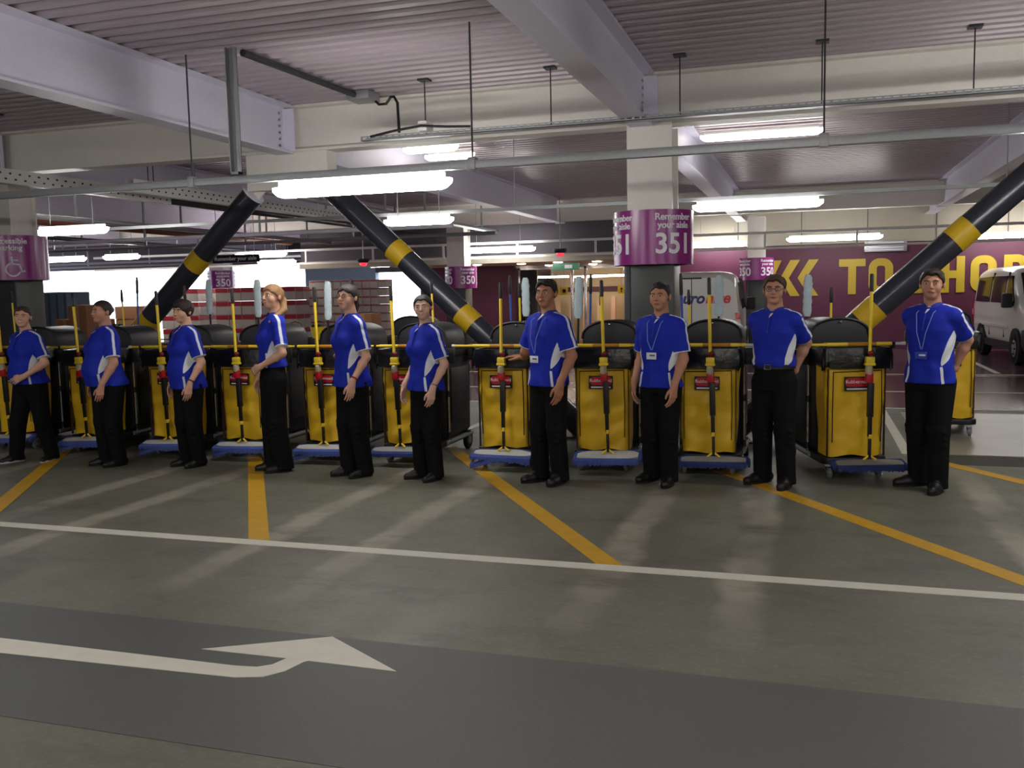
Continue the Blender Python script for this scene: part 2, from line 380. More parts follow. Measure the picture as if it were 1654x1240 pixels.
# ---- columns and their wrapped signs
m_clad = mat('column cladding', (58, 62, 62), 0.4, var=0.12, scale=3)
def column(x, y, wid=0.46, label='', clad=2.0):
    c = empty('steel_column', (x, y, 0)); tag(c, label, 'column', kind='structure')
    mb = MB(); h = wid/2
    mb.b2((-h, -h, 0), (h, -h+0.03, 3.4)); mb.b2((-h, h-0.03, 0), (h, h, 3.4)); mb.b2((-0.02, -h+0.03, 0), (0.02, h-0.03, 3.4)); mb.b2((-h+0.02, -h+0.03, 2.0), (h-0.05, h-0.03, 3.38))
    mb.build('shaft', m_steel, c, bevel=0.004, smooth=0)
    MB().b2((-h-0.02, -h-0.02, 0), (h+0.02, h+0.02, clad)).build('protective_cladding', m_clad, c, bevel=0.02)
    MB().b2((-h-0.035, -h-0.035, 0), (-h+0.03, -h+0.03, clad)).build('corner_guard', m_dark, c, bevel=0.01)
    return c
column(-1.62, 10.2, 0.48, 'pale steel column with dark clad base beside the chevron brace foot')
column(-10.47, 10.2, 0.46, 'pale steel column with dark clad base wrapped by the wheelchair sign')
column(-1.25, 24.2, 0.42, 'cream steel column in front of the purple lettered wall', 1.9)
column(-8.40, 22.0, 0.46, 'grey steel column in front of the plain purple wall', 1.9)
column(-21.0, 30.0, 0.62, 'dark steel column in front of the daylit opening', 1.95)
def aisle_sign(x, y, r, zb, zt, lines, num, label, angs):
    s = empty('aisle_sign', (x, y, 0)); tag(s, label, 'sign')
    mb = MB(); n = 48; rings = [[((r)*math.cos(2*math.pi*j/n), r*math.sin(2*math.pi*j/n), z) for j in range(n)] for z in (zb, zt)]
    ri = r-0.012; rings += [[(ri*math.cos(2*math.pi*j/n), ri*math.sin(2*math.pi*j/n), z) for j in range(n)] for z in (zt, zb)]
    mb.loft(rings+[rings[0]], caps=False).build('sign_drum', m_psign, s)
    br = MB()
    for a in (0, math.pi/2): br.box((0, 0, (zb+zt)/2), (2*r-0.02, 0.03, 0.03), a)
    br.build('bracket', m_galv, s, smooth=0)
    H = zt-zb
    for a in angs:
        for k, t in enumerate(lines): lettering('lettering', t, H*0.17, m_wtext, s, (a, 0, zb+H*(0.86-0.15*k)), wrap=r+0.001, bold=0.002)
        if num: lettering('number', num, H*0.52, m_wtext, s, (a, 0, zb+H*0.36), wrap=r+0.001, bold=0.006)
    return s
aisle_sign(-1.62, 10.2, 0.43, 1.92, 2.49, ['Remember', 'your aisle'], '351', 'purple drum sign numbered 351 around the column', [math.radians(k*90+40) for k in (-1, 0, 1)])
aisle_sign(-1.25, 24.2, 0.42, 1.83, 2.38, ['Remember', 'your aisle'], '350', 'small purple drum sign 350 in front of the lettered purple wall', [math.radians(k*90+45) for k in (-1, 0, 1)])
aisle_sign(-8.35, 22.0, 0.40, 1.78, 2.32, ['Remember', 'your aisle'], '350', 'pinkish drum sign 350 beside the brace and plain purple wall', [math.radians(k*90+48) for k in (-1, 0, 1)])
aisle_sign(-21.0, 30.0, 0.50, 1.95, 2.68, ['Remember', 'your aisle'], '350', 'purple drum sign 350 in front of the stacked cartons', [math.radians(k*90+42) for k in (-1, 0, 1)])
ws = aisle_sign(-10.47, 10.2, 0.44, 1.96, 2.56, ['Accessible', 'parking'], None, 'purple drum sign with white wheelchair symbol', [math.radians(k*90+41) for k in (0,)])
def wheelchair(parent, r, ang, z, s):
    def W(pts, rad):
        mb = MB(); mb.tube([((r+0.004)*math.sin(ang+p[0]*s/r), -(r+0.004)*math.cos(ang+p[0]*s/r), z+p[1]*s) for p in pts], rad, 6); mb.build('wheelchair_symbol', m_wtext, parent)
    W(arc(0, -0.25, 0.5, 0.5, 100, 340, 14), 0.012); W([(-0.05, 0.75), (-0.02, 0.2), (0.45, 0.15), (0.62, -0.4), (0.85, -0.35)], 0.013); W([(-0.02, 0.5), (0.4, 0.48)], 0.011); W([(-0.08, 0.95), (-0.02, 0.98)], 0.02)
wheelchair(ws, 0.44, math.radians(44), 2.14, 0.17)
# ---- chevron braces
m_brace = mat('brace dark paint', (46, 48, 58), 0.26, var=0.06)
def brace(top, foot, label):
    t, f = Vec(top), Vec(foot); r = empty('diagonal_brace', (f.x, f.y, 0)); tag(r, label, 'brace', kind=None)
    o = Vec((f.x, f.y, 0)); d = (t-f).normalized(); Ln = (t-f).length; P = lambda s: f-o+d*s
    MB().cyl(P(0), P(Ln), 0.135, 28).build('tube', m_brace, r)
    for z in (1.36, 2.14):
        s = (z-f.z)/d.z; MB().cyl(P(s-0.11), P(s+0.11), 0.139, 28).build('yellow_band', m_yelp, r)
    MB().cyl(P(Ln), P(Ln+0.03), 0.15, 28).build('end_plate', m_steel2, r)
    q = MB(); a = P(0); q.box((a.x, a.y, 0.012), (0.5, 0.36, 0.024)); q.build('base_plate', m_dark, r, smooth=0)
    e = P(Ln+0.03); ev = P(Ln+0.35); q = MB(); n = Vec((0, 1, 0)); sd = d.cross(n)
    q.loft([[e+sd*0.1+n*0.012, e-sd*0.1+n*0.012, e-sd*0.1-n*0.012, e+sd*0.1-n*0.012], [ev+sd*0.1+n*0.012, ev-sd*0.1+n*0.012, ev-sd*0.1-n*0.012, ev+sd*0.1-n*0.012]])
    q.build('gusset_blade', m_steel, r, smooth=0)
brace((-6.62, 10.2, 2.93), (-9.72, 10.2, 0.08), 'dark tubular brace with yellow bands leaning down towards the wheelchair sign column')
brace((-5.50, 10.2, 2.93), (-2.42, 10.2, 0.08), 'dark tubular brace with yellow bands beneath the long lit lamp')
brace((2.30, 10.2, 2.93), (-0.80, 10.2, 0.08), 'dark tubular brace with yellow bands in front of the giant lettering')
brace((3.40, 10.2, 2.93), (6.48, 10.2, 0.08), 'dark tubular brace with yellow bands on the far side of the giant lettering')
for x in (-6.06, 2.85): MB().b2((x-0.56, 10.08, 2.96), (x+0.56, 10.32, 3.4)).build('brace_node_plate', m_steel, ce, bevel=0.01, smooth=0)
# ================================================================ CEILING SERVICES
def batten(xa, xb, y, z, label, group='lit batten lamps in the bays', wide=0.13, rods=True, lit=True):
    L_ = xb-xa; r = empty('batten_lamp', ((xa+xb)/2, y, z)); tag(r, label, 'lamp', group)
    h = L_/2
    MB().b2((-h+0.06, -0.025, 0.025), (h-0.06, 0.025, 0.085)).build('housing', m_white, r, bevel=0.008)
    prof = [(wide/2*c, 0.03-0.095*s) for c, s in ((1, 0), (1, 0.45), (0.8, 0.82), (0.4, 1), (-0.4, 1), (-0.8, 0.82), (-1, 0.45), (-1, 0))]
    rings = [[(x, p[0]*k, 0.03-(0.03-p[1])*k) for p in prof] for x, k in ((-h, 0.45), (-h+0.05, 0.85), (-h+0.1, 1), (h-0.1, 1), (h-0.05, 0.85), (h, 0.45))]
    MB().loft(rings).build('diffuser', m_lamp if wide > 0.1 else m_tube, r, smooth=60)
    if rods:
        for x in (-h*0.6, h*0.6): MB().cyl((x, 0, 0.08), (x, 0, DECK-z), 0.006, 6).build('hanger_rod', m_galv, r)
    return r
batten(-4.78, -3.0, 7.72, 2.64, 'long bright batten lamp slung close under the grey trunking', rods=False)
Bl = [(-1.57, 0.18, 13.4, 2.79, 'lit batten lamp hanging beyond the 351 column, above the vans'), (-6.3, -5.15, 13.3, 2.78, 'lit batten lamp hanging just behind the brace with the node plate'),
      (-11.9, -10.5, 12.1, 2.78, 'lit batten lamp hanging beside the wheelchair sign'), (-8.37, -6.45, 22.2, 2.72, 'lit batten lamp in front of the entrance fascia'),
      (-0.52, 1.64, 23.5, 2.78, 'lit batten lamp above the yellow lettering'), (-3.0, -1.55, 24.9, 2.78, 'lit batten lamp beside the cream column and purple wall'),
      (3.6, 5.6, 24.6, 2.75, 'lit batten lamp above the parked van'), (-14.64, -13.1, 21.6, 2.78, 'lit batten lamp above the stacked cartons'),
      (-17.64, -16.5, 20.1, 2.78, 'short lit batten lamp towards the daylit opening'), (-19.9, -18.3, 20.2, 2.78, 'lit batten lamp nearest the daylit opening'),
      (-15.9, -14.6, 24.6, 2.7, 'lit batten lamp over the red and white cartons'), (-13.4, -12.2, 27.0, 2.6, 'lit batten lamp in front of the pale blue wall')]
for a in Bl: batten(*a, rods=a[2] != 13.4)
for a in [(-5.9, -5.0, 13.2, 3.84, 'slim lit tube fixed to the deck, nearer the primary beam'), (-5.9, -5.05, 14.05, 3.84, 'slim lit tube fixed to the deck behind the bare tube'), (-12.4, -11.4, 13.2, 3.84, 'slim lit tube on the deck over the perforated trays'),
          (-13.05, -12.35, 14.2, 3.84, 'short lit tube on the deck over the perforated trays'), (-1.53, 0.18, 14.0, 3.84, 'slim lit tube on the deck beyond the 351 column')]: batten(*a, group='lit tubes on the deck', wide=0.06, rods=False)
# lamps over the lane and behind the viewer, same kind as the ones in view
for x in (-9.0, -4.6, -0.2, 4.2): batten(x-0.9, x+0.9, 2.2, 2.8, 'batten lamp over the driving lane', 'batten lamps over the lane')
for x in (-7.0, -1.0, 5.0): batten(x-0.9, x+0.9, -2.5, 2.8, 'batten lamp over the bays opposite', 'batten lamps over the bays opposite')
for x in (2.4, 6.8): batten(x-0.9, x+0.9, 7.72, 2.64, 'batten lamp under the trunking past the last brace', 'batten lamps past the last brace', rods=False)
# grey trunking
t = empty('cable_trunking', (0, 7.65, 2.76)); tag(t, 'long grey cable trunking slung across the bays on thin rods', 'trunking')
MB().b2((-16, -0.03, -0.035), (8, 0.03, 0.035)).build('channel', m_galv, t, bevel=0.005)
for x in (-9.3, -5.62, -2.77, 0.1, 3.0):
    MB().cyl((x, 0, 0.03), (x, 0, DECK-2.76), 0.008, 6).build('hanger_rod', m_dark, t); MB().b2((x-0.035, -0.04, -0.045), (x+0.035, 0.04, 0.06)).build('clamp', m_galv, t, bevel=0.005)
t = empty('cable_trunking', (0, 13.4, 2.9)); tag(t, 'thin grey conduit carrying the second row of lamps', 'trunking')
MB().b2((-16, -0.025, -0.025), (9, 0.025, 0.025)).build('channel', m_galv, t)
for x in (-7.5, -4.2, -2.4, 2.4): MB().cyl((x, 0, 0.02), (x, 0, DECK-2.9), 0.008, 6).build('hanger_rod', m_galv, t)
t = empty('cable_trunking', (0, 22.4, 2.9)); tag(t, 'white conduit rail in front of the entrance bulkhead', 'trunking')
MB().b2((-20, -0.03, -0.03), (9, 0.03, 0.03)).build('channel', m_white, t); MB().b2((-20, -0.02, -0.38), (9, 0.02, -0.33)).build('lower_channel', m_steel, t)
for k in range(10): MB().b2((-13+2.0*k, -0.02, -0.34), (-12.95+2.0*k, 0.02, 0)).build('strut', m_white, t)
# perforated tray along the primary beam
def tray(name_label, p0, p1, wid=0.12, hgt=0.05, rods=()):
    r = empty('cable_tray', p0); tag(r, name_label, 'cable tray')
    d = Vec(p1)-Vec(p0); Ln = d.length; ang = math.atan2(d.y, d.x); r.rotation_euler = (0, 0, ang)
    mb = MB(); mb.b2((0, -wid/2, 0), (Ln, wid/2, 0.006)); mb.b2((0, wid/2-0.004, 0), (Ln, wid/2, hgt)); mb.b2((0, -wid/2, 0), (Ln, -wid/2+0.004, hgt*0.35)); mb.b2((0, -wid/2, hgt*0.75), (Ln, -wid/2+0.004, hgt))
    k = 0.0
    while k < Ln: mb.b2((k, -wid/2, hgt*0.3), (min(k+0.025, Ln), -wid/2+0.004, hgt*0.8)); k += 0.075
    mb.build('perforated_channel', m_galv if hgt < 0.1 else m_white, r, smooth=0)
    if hgt > 0.1:
        MB().b2((-0.002, -wid/2-0.010, -0.004), (Ln+0.002, -wid/2-0.004, hgt+0.004)).build('side_plate', m_white, r, smooth=0)
        sl = MB(); k = 0.05
        while k < Ln-0.06:
            for q in range(2):
                for yy in (-wid/2-0.0112, wid/2+0.002): sl.box((k+0.07*q, yy, hgt*(0.3+0.4*q)), (0.034, 0.004, 0.022))
            k += 0.15
        sl = sl.build('slot_row', m_black, r, smooth=0); sl['kind'] = 'stuff'
    for x in rods: MB().cyl((x, 0, 0), (x, 0, DECK-p0[2]), 0.007, 6).build('hanger_rod', m_dark, r); MB().b2((x-0.06, -0.06, DECK-p0[2]-0.02), (x+0.06, 0.06, DECK-p0[2])).build('fixing_plate', m_dark, r)
    return r
tray('perforated cable tray hung from rods along the cream primary beam', (-4.7, 9.45, 3.34), (8, 9.45, 3.34), rods=(0.75, 2.15, 3.47, 4.8, 6.1))
tray('white perforated tray running back above the wheelchair sign', (-9.45, 8.6, 3.12), (-9.45, 12.2, 3.12), 0.14, 0.17, rods=(0.5, 3.2))
tray('white perforated tray beside the upper end of the brace', (-8.8, 10.6, 3.12), (-8.8, 16.5, 3.12), 0.14, 0.17, rods=(0.5, 3.2))
# rubbish at the tray end: junction box and loop
j = empty('junction_box', (-3.95, 9.45, 3.34)); tag(j, 'small white junction box hanging at the tray end', 'junction box')
MB().b2((-0.05, -0.1, 0.055), (0.05, 0.1, 0.16)).build('box', m_white, j, bevel=0.01); MB().tube([(-0.6, -0.12, 0.03), (-0.3, -0.14, 0.07), (0, -0.13, 0.1), (0.3, -0.14, 0.07), (0.55, -0.1, 0.06)], 0.014, 6).build('cable', m_black, j)
# vertical channel and conduit with looping cable
c = empty('drop_channel', (-5.07, 7.56, 2.80)); tag(c, 'grey steel drop channel from deck to trunking', 'channel')
MB().b2((-0.045, -0.03, 0), (-0.036, 0.03, 1.145)).b2((0.036, -0.03, 0), (0.045, 0.03, 1.145)).b2((-0.045, 0.022, 0), (0.045, 0.03, 1.145)).b2((-0.045, -0.03, 0), (0.045, 0.03, 0.02)).build('channel', m_galv, c, smooth=0)
c = empty('conduit_run', (-4.98, 7.62, 3.90)); tag(c, 'dark conduit on the deck ending in a drooping black cable', 'conduit')
MB().tube([(0, 0, 0), (0.1, 2.0, 0)], 0.035, 8).build('conduit', m_dark, c); MB().b2((0.0, 2.0, -0.05), (0.28, 2.3, 0.045)).build('box', m_galv, c, bevel=0.008)
MB().tube([(0.25, 2.2, -0.03), (0.31, 2.2, -0.09), (0.4, 2.2, -0.09), (0.46, 2.2, -0.02), (0.5, 2.2, -0.02), (0.54, 2.2, -0.09), (0.55, 2.2, -0.42)], 0.016, 6).build('cable', m_black, c)
# pipes in the far bays
for k, (x, z, rr, mm) in enumerate(((-7.6, 3.2, 0.05, m_galv), (-9.9, 3.25, 0.06, m_dark), (-12.4, 3.1, 0.05, m_galv), (-13.6, 3.15, 0.08, mat('brick red pipe paint', (128, 72, 52), 0.6)), (-16.4, 3.1, 0.05, m_dark))):
    p = empty('service_pipe', (x, 12.0, z)); tag(p, ('galvanised pipe running back beside the node plate', 'dark pipe running back over the brace', 'galvanised pipe running back over the parked carts', 'thick rust red pipe under the far deck', 'dark pipe towards the daylit opening')[k], 'pipe')
    Lp = 10.7 if -14 < x < -4 else 19.5; MB().tube([(0, 0, 0), (0, Lp, 0)], rr, 10).build('pipe', mm, p)
    for y in (1.5, 6, 9.5): MB().b2((-0.02, y, 0), (0.02, y+0.03, DECK-z)).build('strap', m_galv, p)
for k, (y, z, xa, xb) in enumerate(((16.5, 2.93, -20, -6.4), (19.0, 2.93, -22, -6.4), (26.5, 2.95, -26, -13.8), (29.0, 2.95, -30, -13.8))):
    p = empty('service_pipe', (xa, y, z)); tag(p, ('nearest grey cross pipe under the far deck', 'second grey cross pipe under the far deck', 'grey cross pipe over the stacked cartons', 'grey cross pipe by the daylit opening')[k], 'pipe')
    MB().tube([(0, 0, 0), (xb-xa, 0, 0)], 0.04, 8).build('pipe', m_galv if k % 2 else m_steel2, p)
    for q in range(5): MB().b2((1+q*2.8, -0.02, 0), (1.03+q*2.8, 0.02, DECK-z)).build('strap', m_galv, p)
# red beacons, exit sign, hanging sign, downlights
for x, y, z, lb in ((-11.06, 22.0, 2.58, 'red alarm beacon beside the brace'), (-5.76, 22.0, 2.66, 'red alarm beacon above the green exit sign'), (-2.95, 23.2, 2.52, 'red alarm beacon beside the 351 drum sign')):
    b = empty('alarm_beacon', (x, y, z)); tag(b, lb, 'beacon')
    MB().lathe([(0.16, 0.02), (0.17, -0.02), (0.12, -0.08)]).build('base', m_dark, b); MB().ball((0, 0, -0.1), (0.1, 0.1, 0.07)).build('red_dome', mat('lit red dome', (235, 60, 80), 0.3, emit=1.2), b)
    MB().cyl((0, 0, 0), (0, 0, DECK-z), 0.012, 6).build('stem', m_galv, b)
b = empty('exit_sign', (-5.95, 23.25, 2.28)); tag(b, 'small green exit sign under the entrance fascia', 'sign')
MB().b2((-0.35, -0.03, -0.09), (0.35, 0.03, 0.09)).build('panel', mat('exit green', (70, 128, 100), 0.4, emit=0.25), b, bevel=0.005); MB().box((0.08, -0.034, 0), (0.2, 0.004, 0.09)).build('pictogram', m_wtext, b)
for x in (-0.25, 0.25): MB().cyl((x, 0, 0.08), (x, 0, 0.14), 0.01, 6).build('hanger', m_galv, b)
b = empty('hanging_sign', (-12.6, 18.6, 2.56)); tag(b, 'dark hanging sign with white words over the carts', 'sign')
MB().b2((-0.62, -0.02, -0.09), (0.62, 0.02, 0.09)).build('panel', m_black, b); lettering('lettering', 'Remember your aisle', 0.13, m_wtext, b, (0, -0.024, 0))
for x in (-0.5, 0.5): MB().cyl((x, 0, 0.08), (x, 0, DECK-2.56), 0.008, 6).build('hanger', m_galv, b)
m_down = mat('lit downlight', (255, 240, 220), 0.5, emit=26)
so = bpy.data.objects['wall_soffit']
for x, y in ((-10.3, 24.2), (-9.2, 24.6), (-8.6, 23.9), (-7.4, 24.1), (-6.3, 23.8), (-5.3, 24.0), (-7.2, 26.2), (-5.9, 26.2), (-5.2, 26.6), (-7.2, 28.2), (-5.9, 28.4), (-5.1, 28.6)): MB().lathe([(0.11, 0.0), (0.12, -0.012), (0.1, -0.02)], (x, y, 2.42)).build('downlight', m_down, so)
for x, y in ((-7.4, 27.3), (-6.6, 28.4), (-5.7, 27.6)): MB().b2((x-0.5, y-0.04, 2.06), (x+0.5, y+0.04, 2.12)).build('strip_light', m_down, so); MB().cyl((x, y, 2.11), (x, y, 2.43), 0.008, 6).build('strip_hanger', m_galv, so)
for k, (x, sym) in enumerate(((-7.18, '?'), (-6.94, 'i'), (-5.25, '↑'))):
    b = empty('yellow_sign', (x, 26.9+0.2*(k == 2), 1.66)); tag(b, ('yellow information board hanging in the entrance', 'yellow symbol board hanging in the entrance', 'yellow arrow board hanging by the glass screen')[k], 'sign')
    MB().b2((-0.11, -0.01, -0.12), (0.11, 0.01, 0.12)).build('panel', m_yel, b)
    if k == 2: MB().prism([(-0.015, -0.08), (0.015, -0.08), (0.015, 0.01), (0.05, 0.01), (0, 0.08), (-0.05, 0.01), (-0.015, 0.01)], 'y', -0.014, -0.009).build('arrow', m_black, b, smooth=0)
    else: MB().lathe([(0.06, 0), (0.06, 0.004)], (0, -0.014, 0), 'y', 16).build('symbol', m_red if k == 0 else m_black, b)
    MB().cyl((0, 0, 0.1), (0, 0, 2.42-1.66), 0.008, 6).build('hanger', m_galv, b)
# ================================================================ PEOPLE (implicit surfaces meshed as one continuous skin)
class Field:
    def __init__(self, lo, hi, h):
        self.h = h; self.lo = np.array(lo, float); n = np.ceil((np.array(hi)-self.lo)/h).astype(int)+1
        self.ax = [self.lo[i]+h*np.arange(n[i]) for i in range(3)]; self.D = np.full(tuple(n), 9.0, np.float32)
    def _sl(self, lo, hi):
        s = []
        for i in range(3):
            a = max(0, int(math.floor((lo[i]-self.lo[i])/self.h))); b = min(len(self.ax[i]), int(math.ceil((hi[i]-self.lo[i])/self.h))+1)
            if b <= a: return None
            s.append(slice(a, b))
        return tuple(s)
    def op(self, fn, lo, hi, k=0.0, sub=False):
        s = self._sl(lo, hi)
        if s is None: return
        X, Y, Z = self.ax[0][s[0]][:, None, None], self.ax[1][s[1]][None, :, None], self.ax[2][s[2]][None, None, :]
        d = fn(X, Y, Z).astype(np.float32); c = self.D[s]
        if sub: c = -c
        if k > 0:
            h = np.clip(0.5+0.5*(c-d)/k, 0, 1); r = c*(1-h)+d*h-k*h*(1-h)
        else: r = np.minimum(c, d)
        self.D[s] = -r if sub else r
    def cone(self, a, b, ra, rb, k=0.0, sub=False):
        a, b = np.array(a, float), np.array(b, float); m = max(ra, rb)+k+3*self.h
        ba = b-a; bb = max(ba@ba, 1e-9)
        def fn(X, Y, Z):
            t = np.clip(((X-a[0])*ba[0]+(Y-a[1])*ba[1]+(Z-a[2])*ba[2])/bb, 0, 1)
            return np.sqrt((X-a[0]-t*ba[0])**2+(Y-a[1]-t*ba[1])**2+(Z-a[2]-t*ba[2])**2)-(ra+(rb-ra)*t)
        self.op(fn, np.minimum(a, b)-m, np.maximum(a, b)+m, k, sub)
    def ell(self, c, r, k=0.0, R=None, sub=False):
        c = np.array(c, float); r = np.array(r, float); m = r.max()+k+3*self.h
        def fn(X, Y, Z):
            x, y, z = X-c[0], Y-c[1], Z-c[2]
            if R is not None: x, y, z = [R[0, i]*x+R[1, i]*y+R[2, i]*z for i in range(3)]
            k0 = np.sqrt((x/r[0])**2+(y/r[1])**2+(z/r[2])**2); k1 = np.sqrt((x/r[0]**2)**2+(y/r[1]**2)**2+(z/r[2]**2)**2)+1e-6
            return k0*(k0-1)/k1
        self.op(fn, c-m, c+m, k, sub)
    def loft(self, sec, k=0.0, p=2.3, wr=None):
        """stack of ellipse-like sections (z, a, b, xc, yc)"""
        S = np.array(sec, float); z0, z1 = S[0, 0], S[-1, 0]; A = S[:, 1].max()+k+0.05; B = S[:, 2].max()+k+0.05
        def fn(X, Y, Z):
            a, b, xc, yc = [np.interp(Z, S[:, 0], S[:, i]) for i in (1, 2, 3, 4)]
            q = (np.abs((X-xc)/a)**p+np.abs((Y-yc)/b)**p)**(1/p); d = (q-1)*np.minimum(a, b)
            if wr is not None: d = d+wr(X, Y, Z)
            return np.maximum(d, np.maximum(z0-Z, Z-z1))
        self.op(fn, (S[:, 3].min()-A, S[:, 4].min()-B, z0-0.05), (S[:, 3].max()+A, S[:, 4].max()+B, z1+0.05), k)
    def cut(self, fn, lo, hi):          # keep only where fn<0
        s = self._sl(lo, hi)
        X, Y, Z = self.ax[0][s[0]][:, None, None], self.ax[1][s[1]][None, :, None], self.ax[2][s[2]][None, None, :]
        self.D[s] = np.maximum(self.D[s], fn(X, Y, Z))
    def verts(self):
        """surface nets"""
        D = self.D; D[0], D[-1], D[:, 0], D[:, -1], D[:, :, 0], D[:, :, -1] = 1, 1, 1, 1, 1, 1
        s = D < 0; nx, ny, nz = D.shape
        c = np.zeros((nx-1, ny-1, nz-1), np.uint8)
        for i in (0, 1):
            for j in (0, 1):
                for k in (0, 1): c += s[i:nx-1+i, j:ny-1+j, k:nz-1+k]
        I = np.argwhere((c > 0) & (c < 8)); idx = np.full(c.shape, -1, np.int64); idx[tuple(I.T)] = np.arange(len(I))
        cor = [(i, j, k) for i in (0, 1) for j in (0, 1) for k in (0, 1)]
        val = np.stack([D[I[:, 0]+a, I[:, 1]+b, I[:, 2]+e] for a, b, e in cor], 1)
        acc = np.zeros((len(I), 3)); cnt = np.zeros(len(I))
        for p in range(8):
            for q in range(p+1, 8):
                dv = np.array(cor[q])-np.array(cor[p])
                if np.abs(dv).sum() != 1: continue
                a, b = val[:, p], val[:, q]; mk = (a < 0) != (b < 0); t = np.where(mk, a/np.where(mk, a-b, 1), 0)
                acc += np.where(mk[:, None], np.array(cor[p])+t[:, None]*dv, 0); cnt += mk
        V = self.lo+(I+acc/cnt[:, None])*self.h; F = []
        for ax in range(3):
            o1, o2 = [(1, 2), (2, 0), (0, 1)][ax]; sl0 = [slice(None)]*3; sl1 = [slice(None)]*3
            sl0[ax] = slice(0, -1); sl1[ax] = slice(1, None); a, b = s[tuple(sl0)], s[tuple(sl1)]
            E = np.argwhere(a != b); fl = a[tuple(E.T)]
            e1 = np.zeros(3, int); e1[o1] = 1; e2 = np.zeros(3, int); e2[o2] = 1
            Q = np.stack([idx[tuple((E-e1-e2).T)], idx[tuple((E-e2).T)], idx[tuple(E.T)], idx[tuple((E-e1).T)]], 1)
            Q[~fl] = Q[~fl][:, ::-1]; F.append(Q)
        return V, np.concatenate(F)
def mesh_np(name, V, F, m, parent, attr=None):
    me = bpy.data.meshes.new(name); n = len(F)
    me.vertices.add(len(V)); me.vertices.foreach_set('co', V.astype(np.float32).ravel())
    me.loops.add(n*4); me.loops.foreach_set('vertex_index', F.astype(np.int32).ravel())
    me.polygons.add(n); me.polygons.foreach_set('loop_start', np.arange(0, n*4, 4, dtype=np.int32))
    me.update(calc_edges=True); me.validate()
    if attr is not None:
        at_ = me.attributes.new('panel', 'FLOAT', 'POINT'); at_.data.foreach_set('value', attr.astype(np.float32))
    me.materials.append(m); me.shade_smooth()
    o = bpy.data.objects.new(name, me); return link(o, parent)
def polo_material():
    m = bpy.data.materials.new('blue and white polo fabric'); m.use_nodes = True; nt = m.node_tree; N = nt.nodes; L = nt.links; b = N['Principled BSDF']
    a = N.new('ShaderNodeAttribute'); a.attribute_name = 'panel'
    r = N.new('ShaderNodeMapRange'); r.inputs[1].default_value = -0.0012; r.inputs[2].default_value = 0.0012; L.new(a.outputs['Fac'], r.inputs[0])
    mx = N.new('ShaderNodeMix'); mx.data_type = 'RGBA'; mx.inputs[6].default_value = rgb((26, 44, 168)); mx.inputs[7].default_value = rgb((222, 226, 232)); L.new(r.outputs[0], mx.inputs[0])
    tc = N.new('ShaderNodeTexCoord'); nz = N.new('ShaderNodeTexNoise'); nz.inputs['Scale'].default_value = 9; nz.inputs['Detail'].default_value = 5; L.new(tc.outputs['Object'], nz.inputs['Vector'])
    bp = N.new('ShaderNodeBump'); bp.inputs['Strength'].default_value = 0.35; bp.inputs['Distance'].default_value = 0.02; L.new(nz.outputs['Fac'], bp.inputs['Height']); L.new(bp.outputs[0], b.inputs['Normal'])
    L.new(mx.outputs[2], b.inputs['Base Color']); b.inputs['Roughness'].default_value = 0.75; b.inputs['Specular IOR Level'].default_value = 0.25
    return m
m_polo = polo_material()
m_trous = mat('black trouser cloth', (13, 13, 15), 0.85, var=0.2, bump=0.25, bscale=14, spec=0.2)
m_shoe = mat('black shoe leather', (15, 14, 14), 0.45)
m_sole = mat('pale shoe sole', (190, 190, 188), 0.6)
m_collar = mat('polo collar cloth', (24, 40, 152), 0.75, var=0.08)
m_eyew = mat('eye white', (225, 222, 216), 0.3, var=0.02); m_iris = mat('dark iris', (38, 26, 20), 0.2)
m_brow = mat('brow hair', (45, 32, 26), 0.8)
def skin_m(t): return mat('skin %d %d %d' % t, t, 0.55, var=0.07, scale=30, spec=0.35)
def lip_m(t): return mat('lips %d %d %d' % t, (max(0, t[0]-14), int(t[1]*0.68), int(t[2]*0.70)), 0.45)
def hair_m(t): return mat('hair %d %d %d' % t, t, 0.55, var=0.35, scale=60, bump=0.5, bscale=120)
def ik(s, w, l1, l2, pole):
    s, w, pole = np.array(s, float), np.array(w, float), np.array(pole, float)
    d = w-s; L_ = np.linalg.norm(d); mx = (l1+l2)*0.995
    if L_ > mx: w = s+d/L_*mx; d = w-s; L_ = mx
    u = d/L_; a = (l1*l1-l2*l2+L_*L_)/(2*L_); h = math.sqrt(max(l1*l1-a*a, 0)); q = pole-u*(pole@u); q /= np.linalg.norm(q)
    return s+u*a+q*h, w
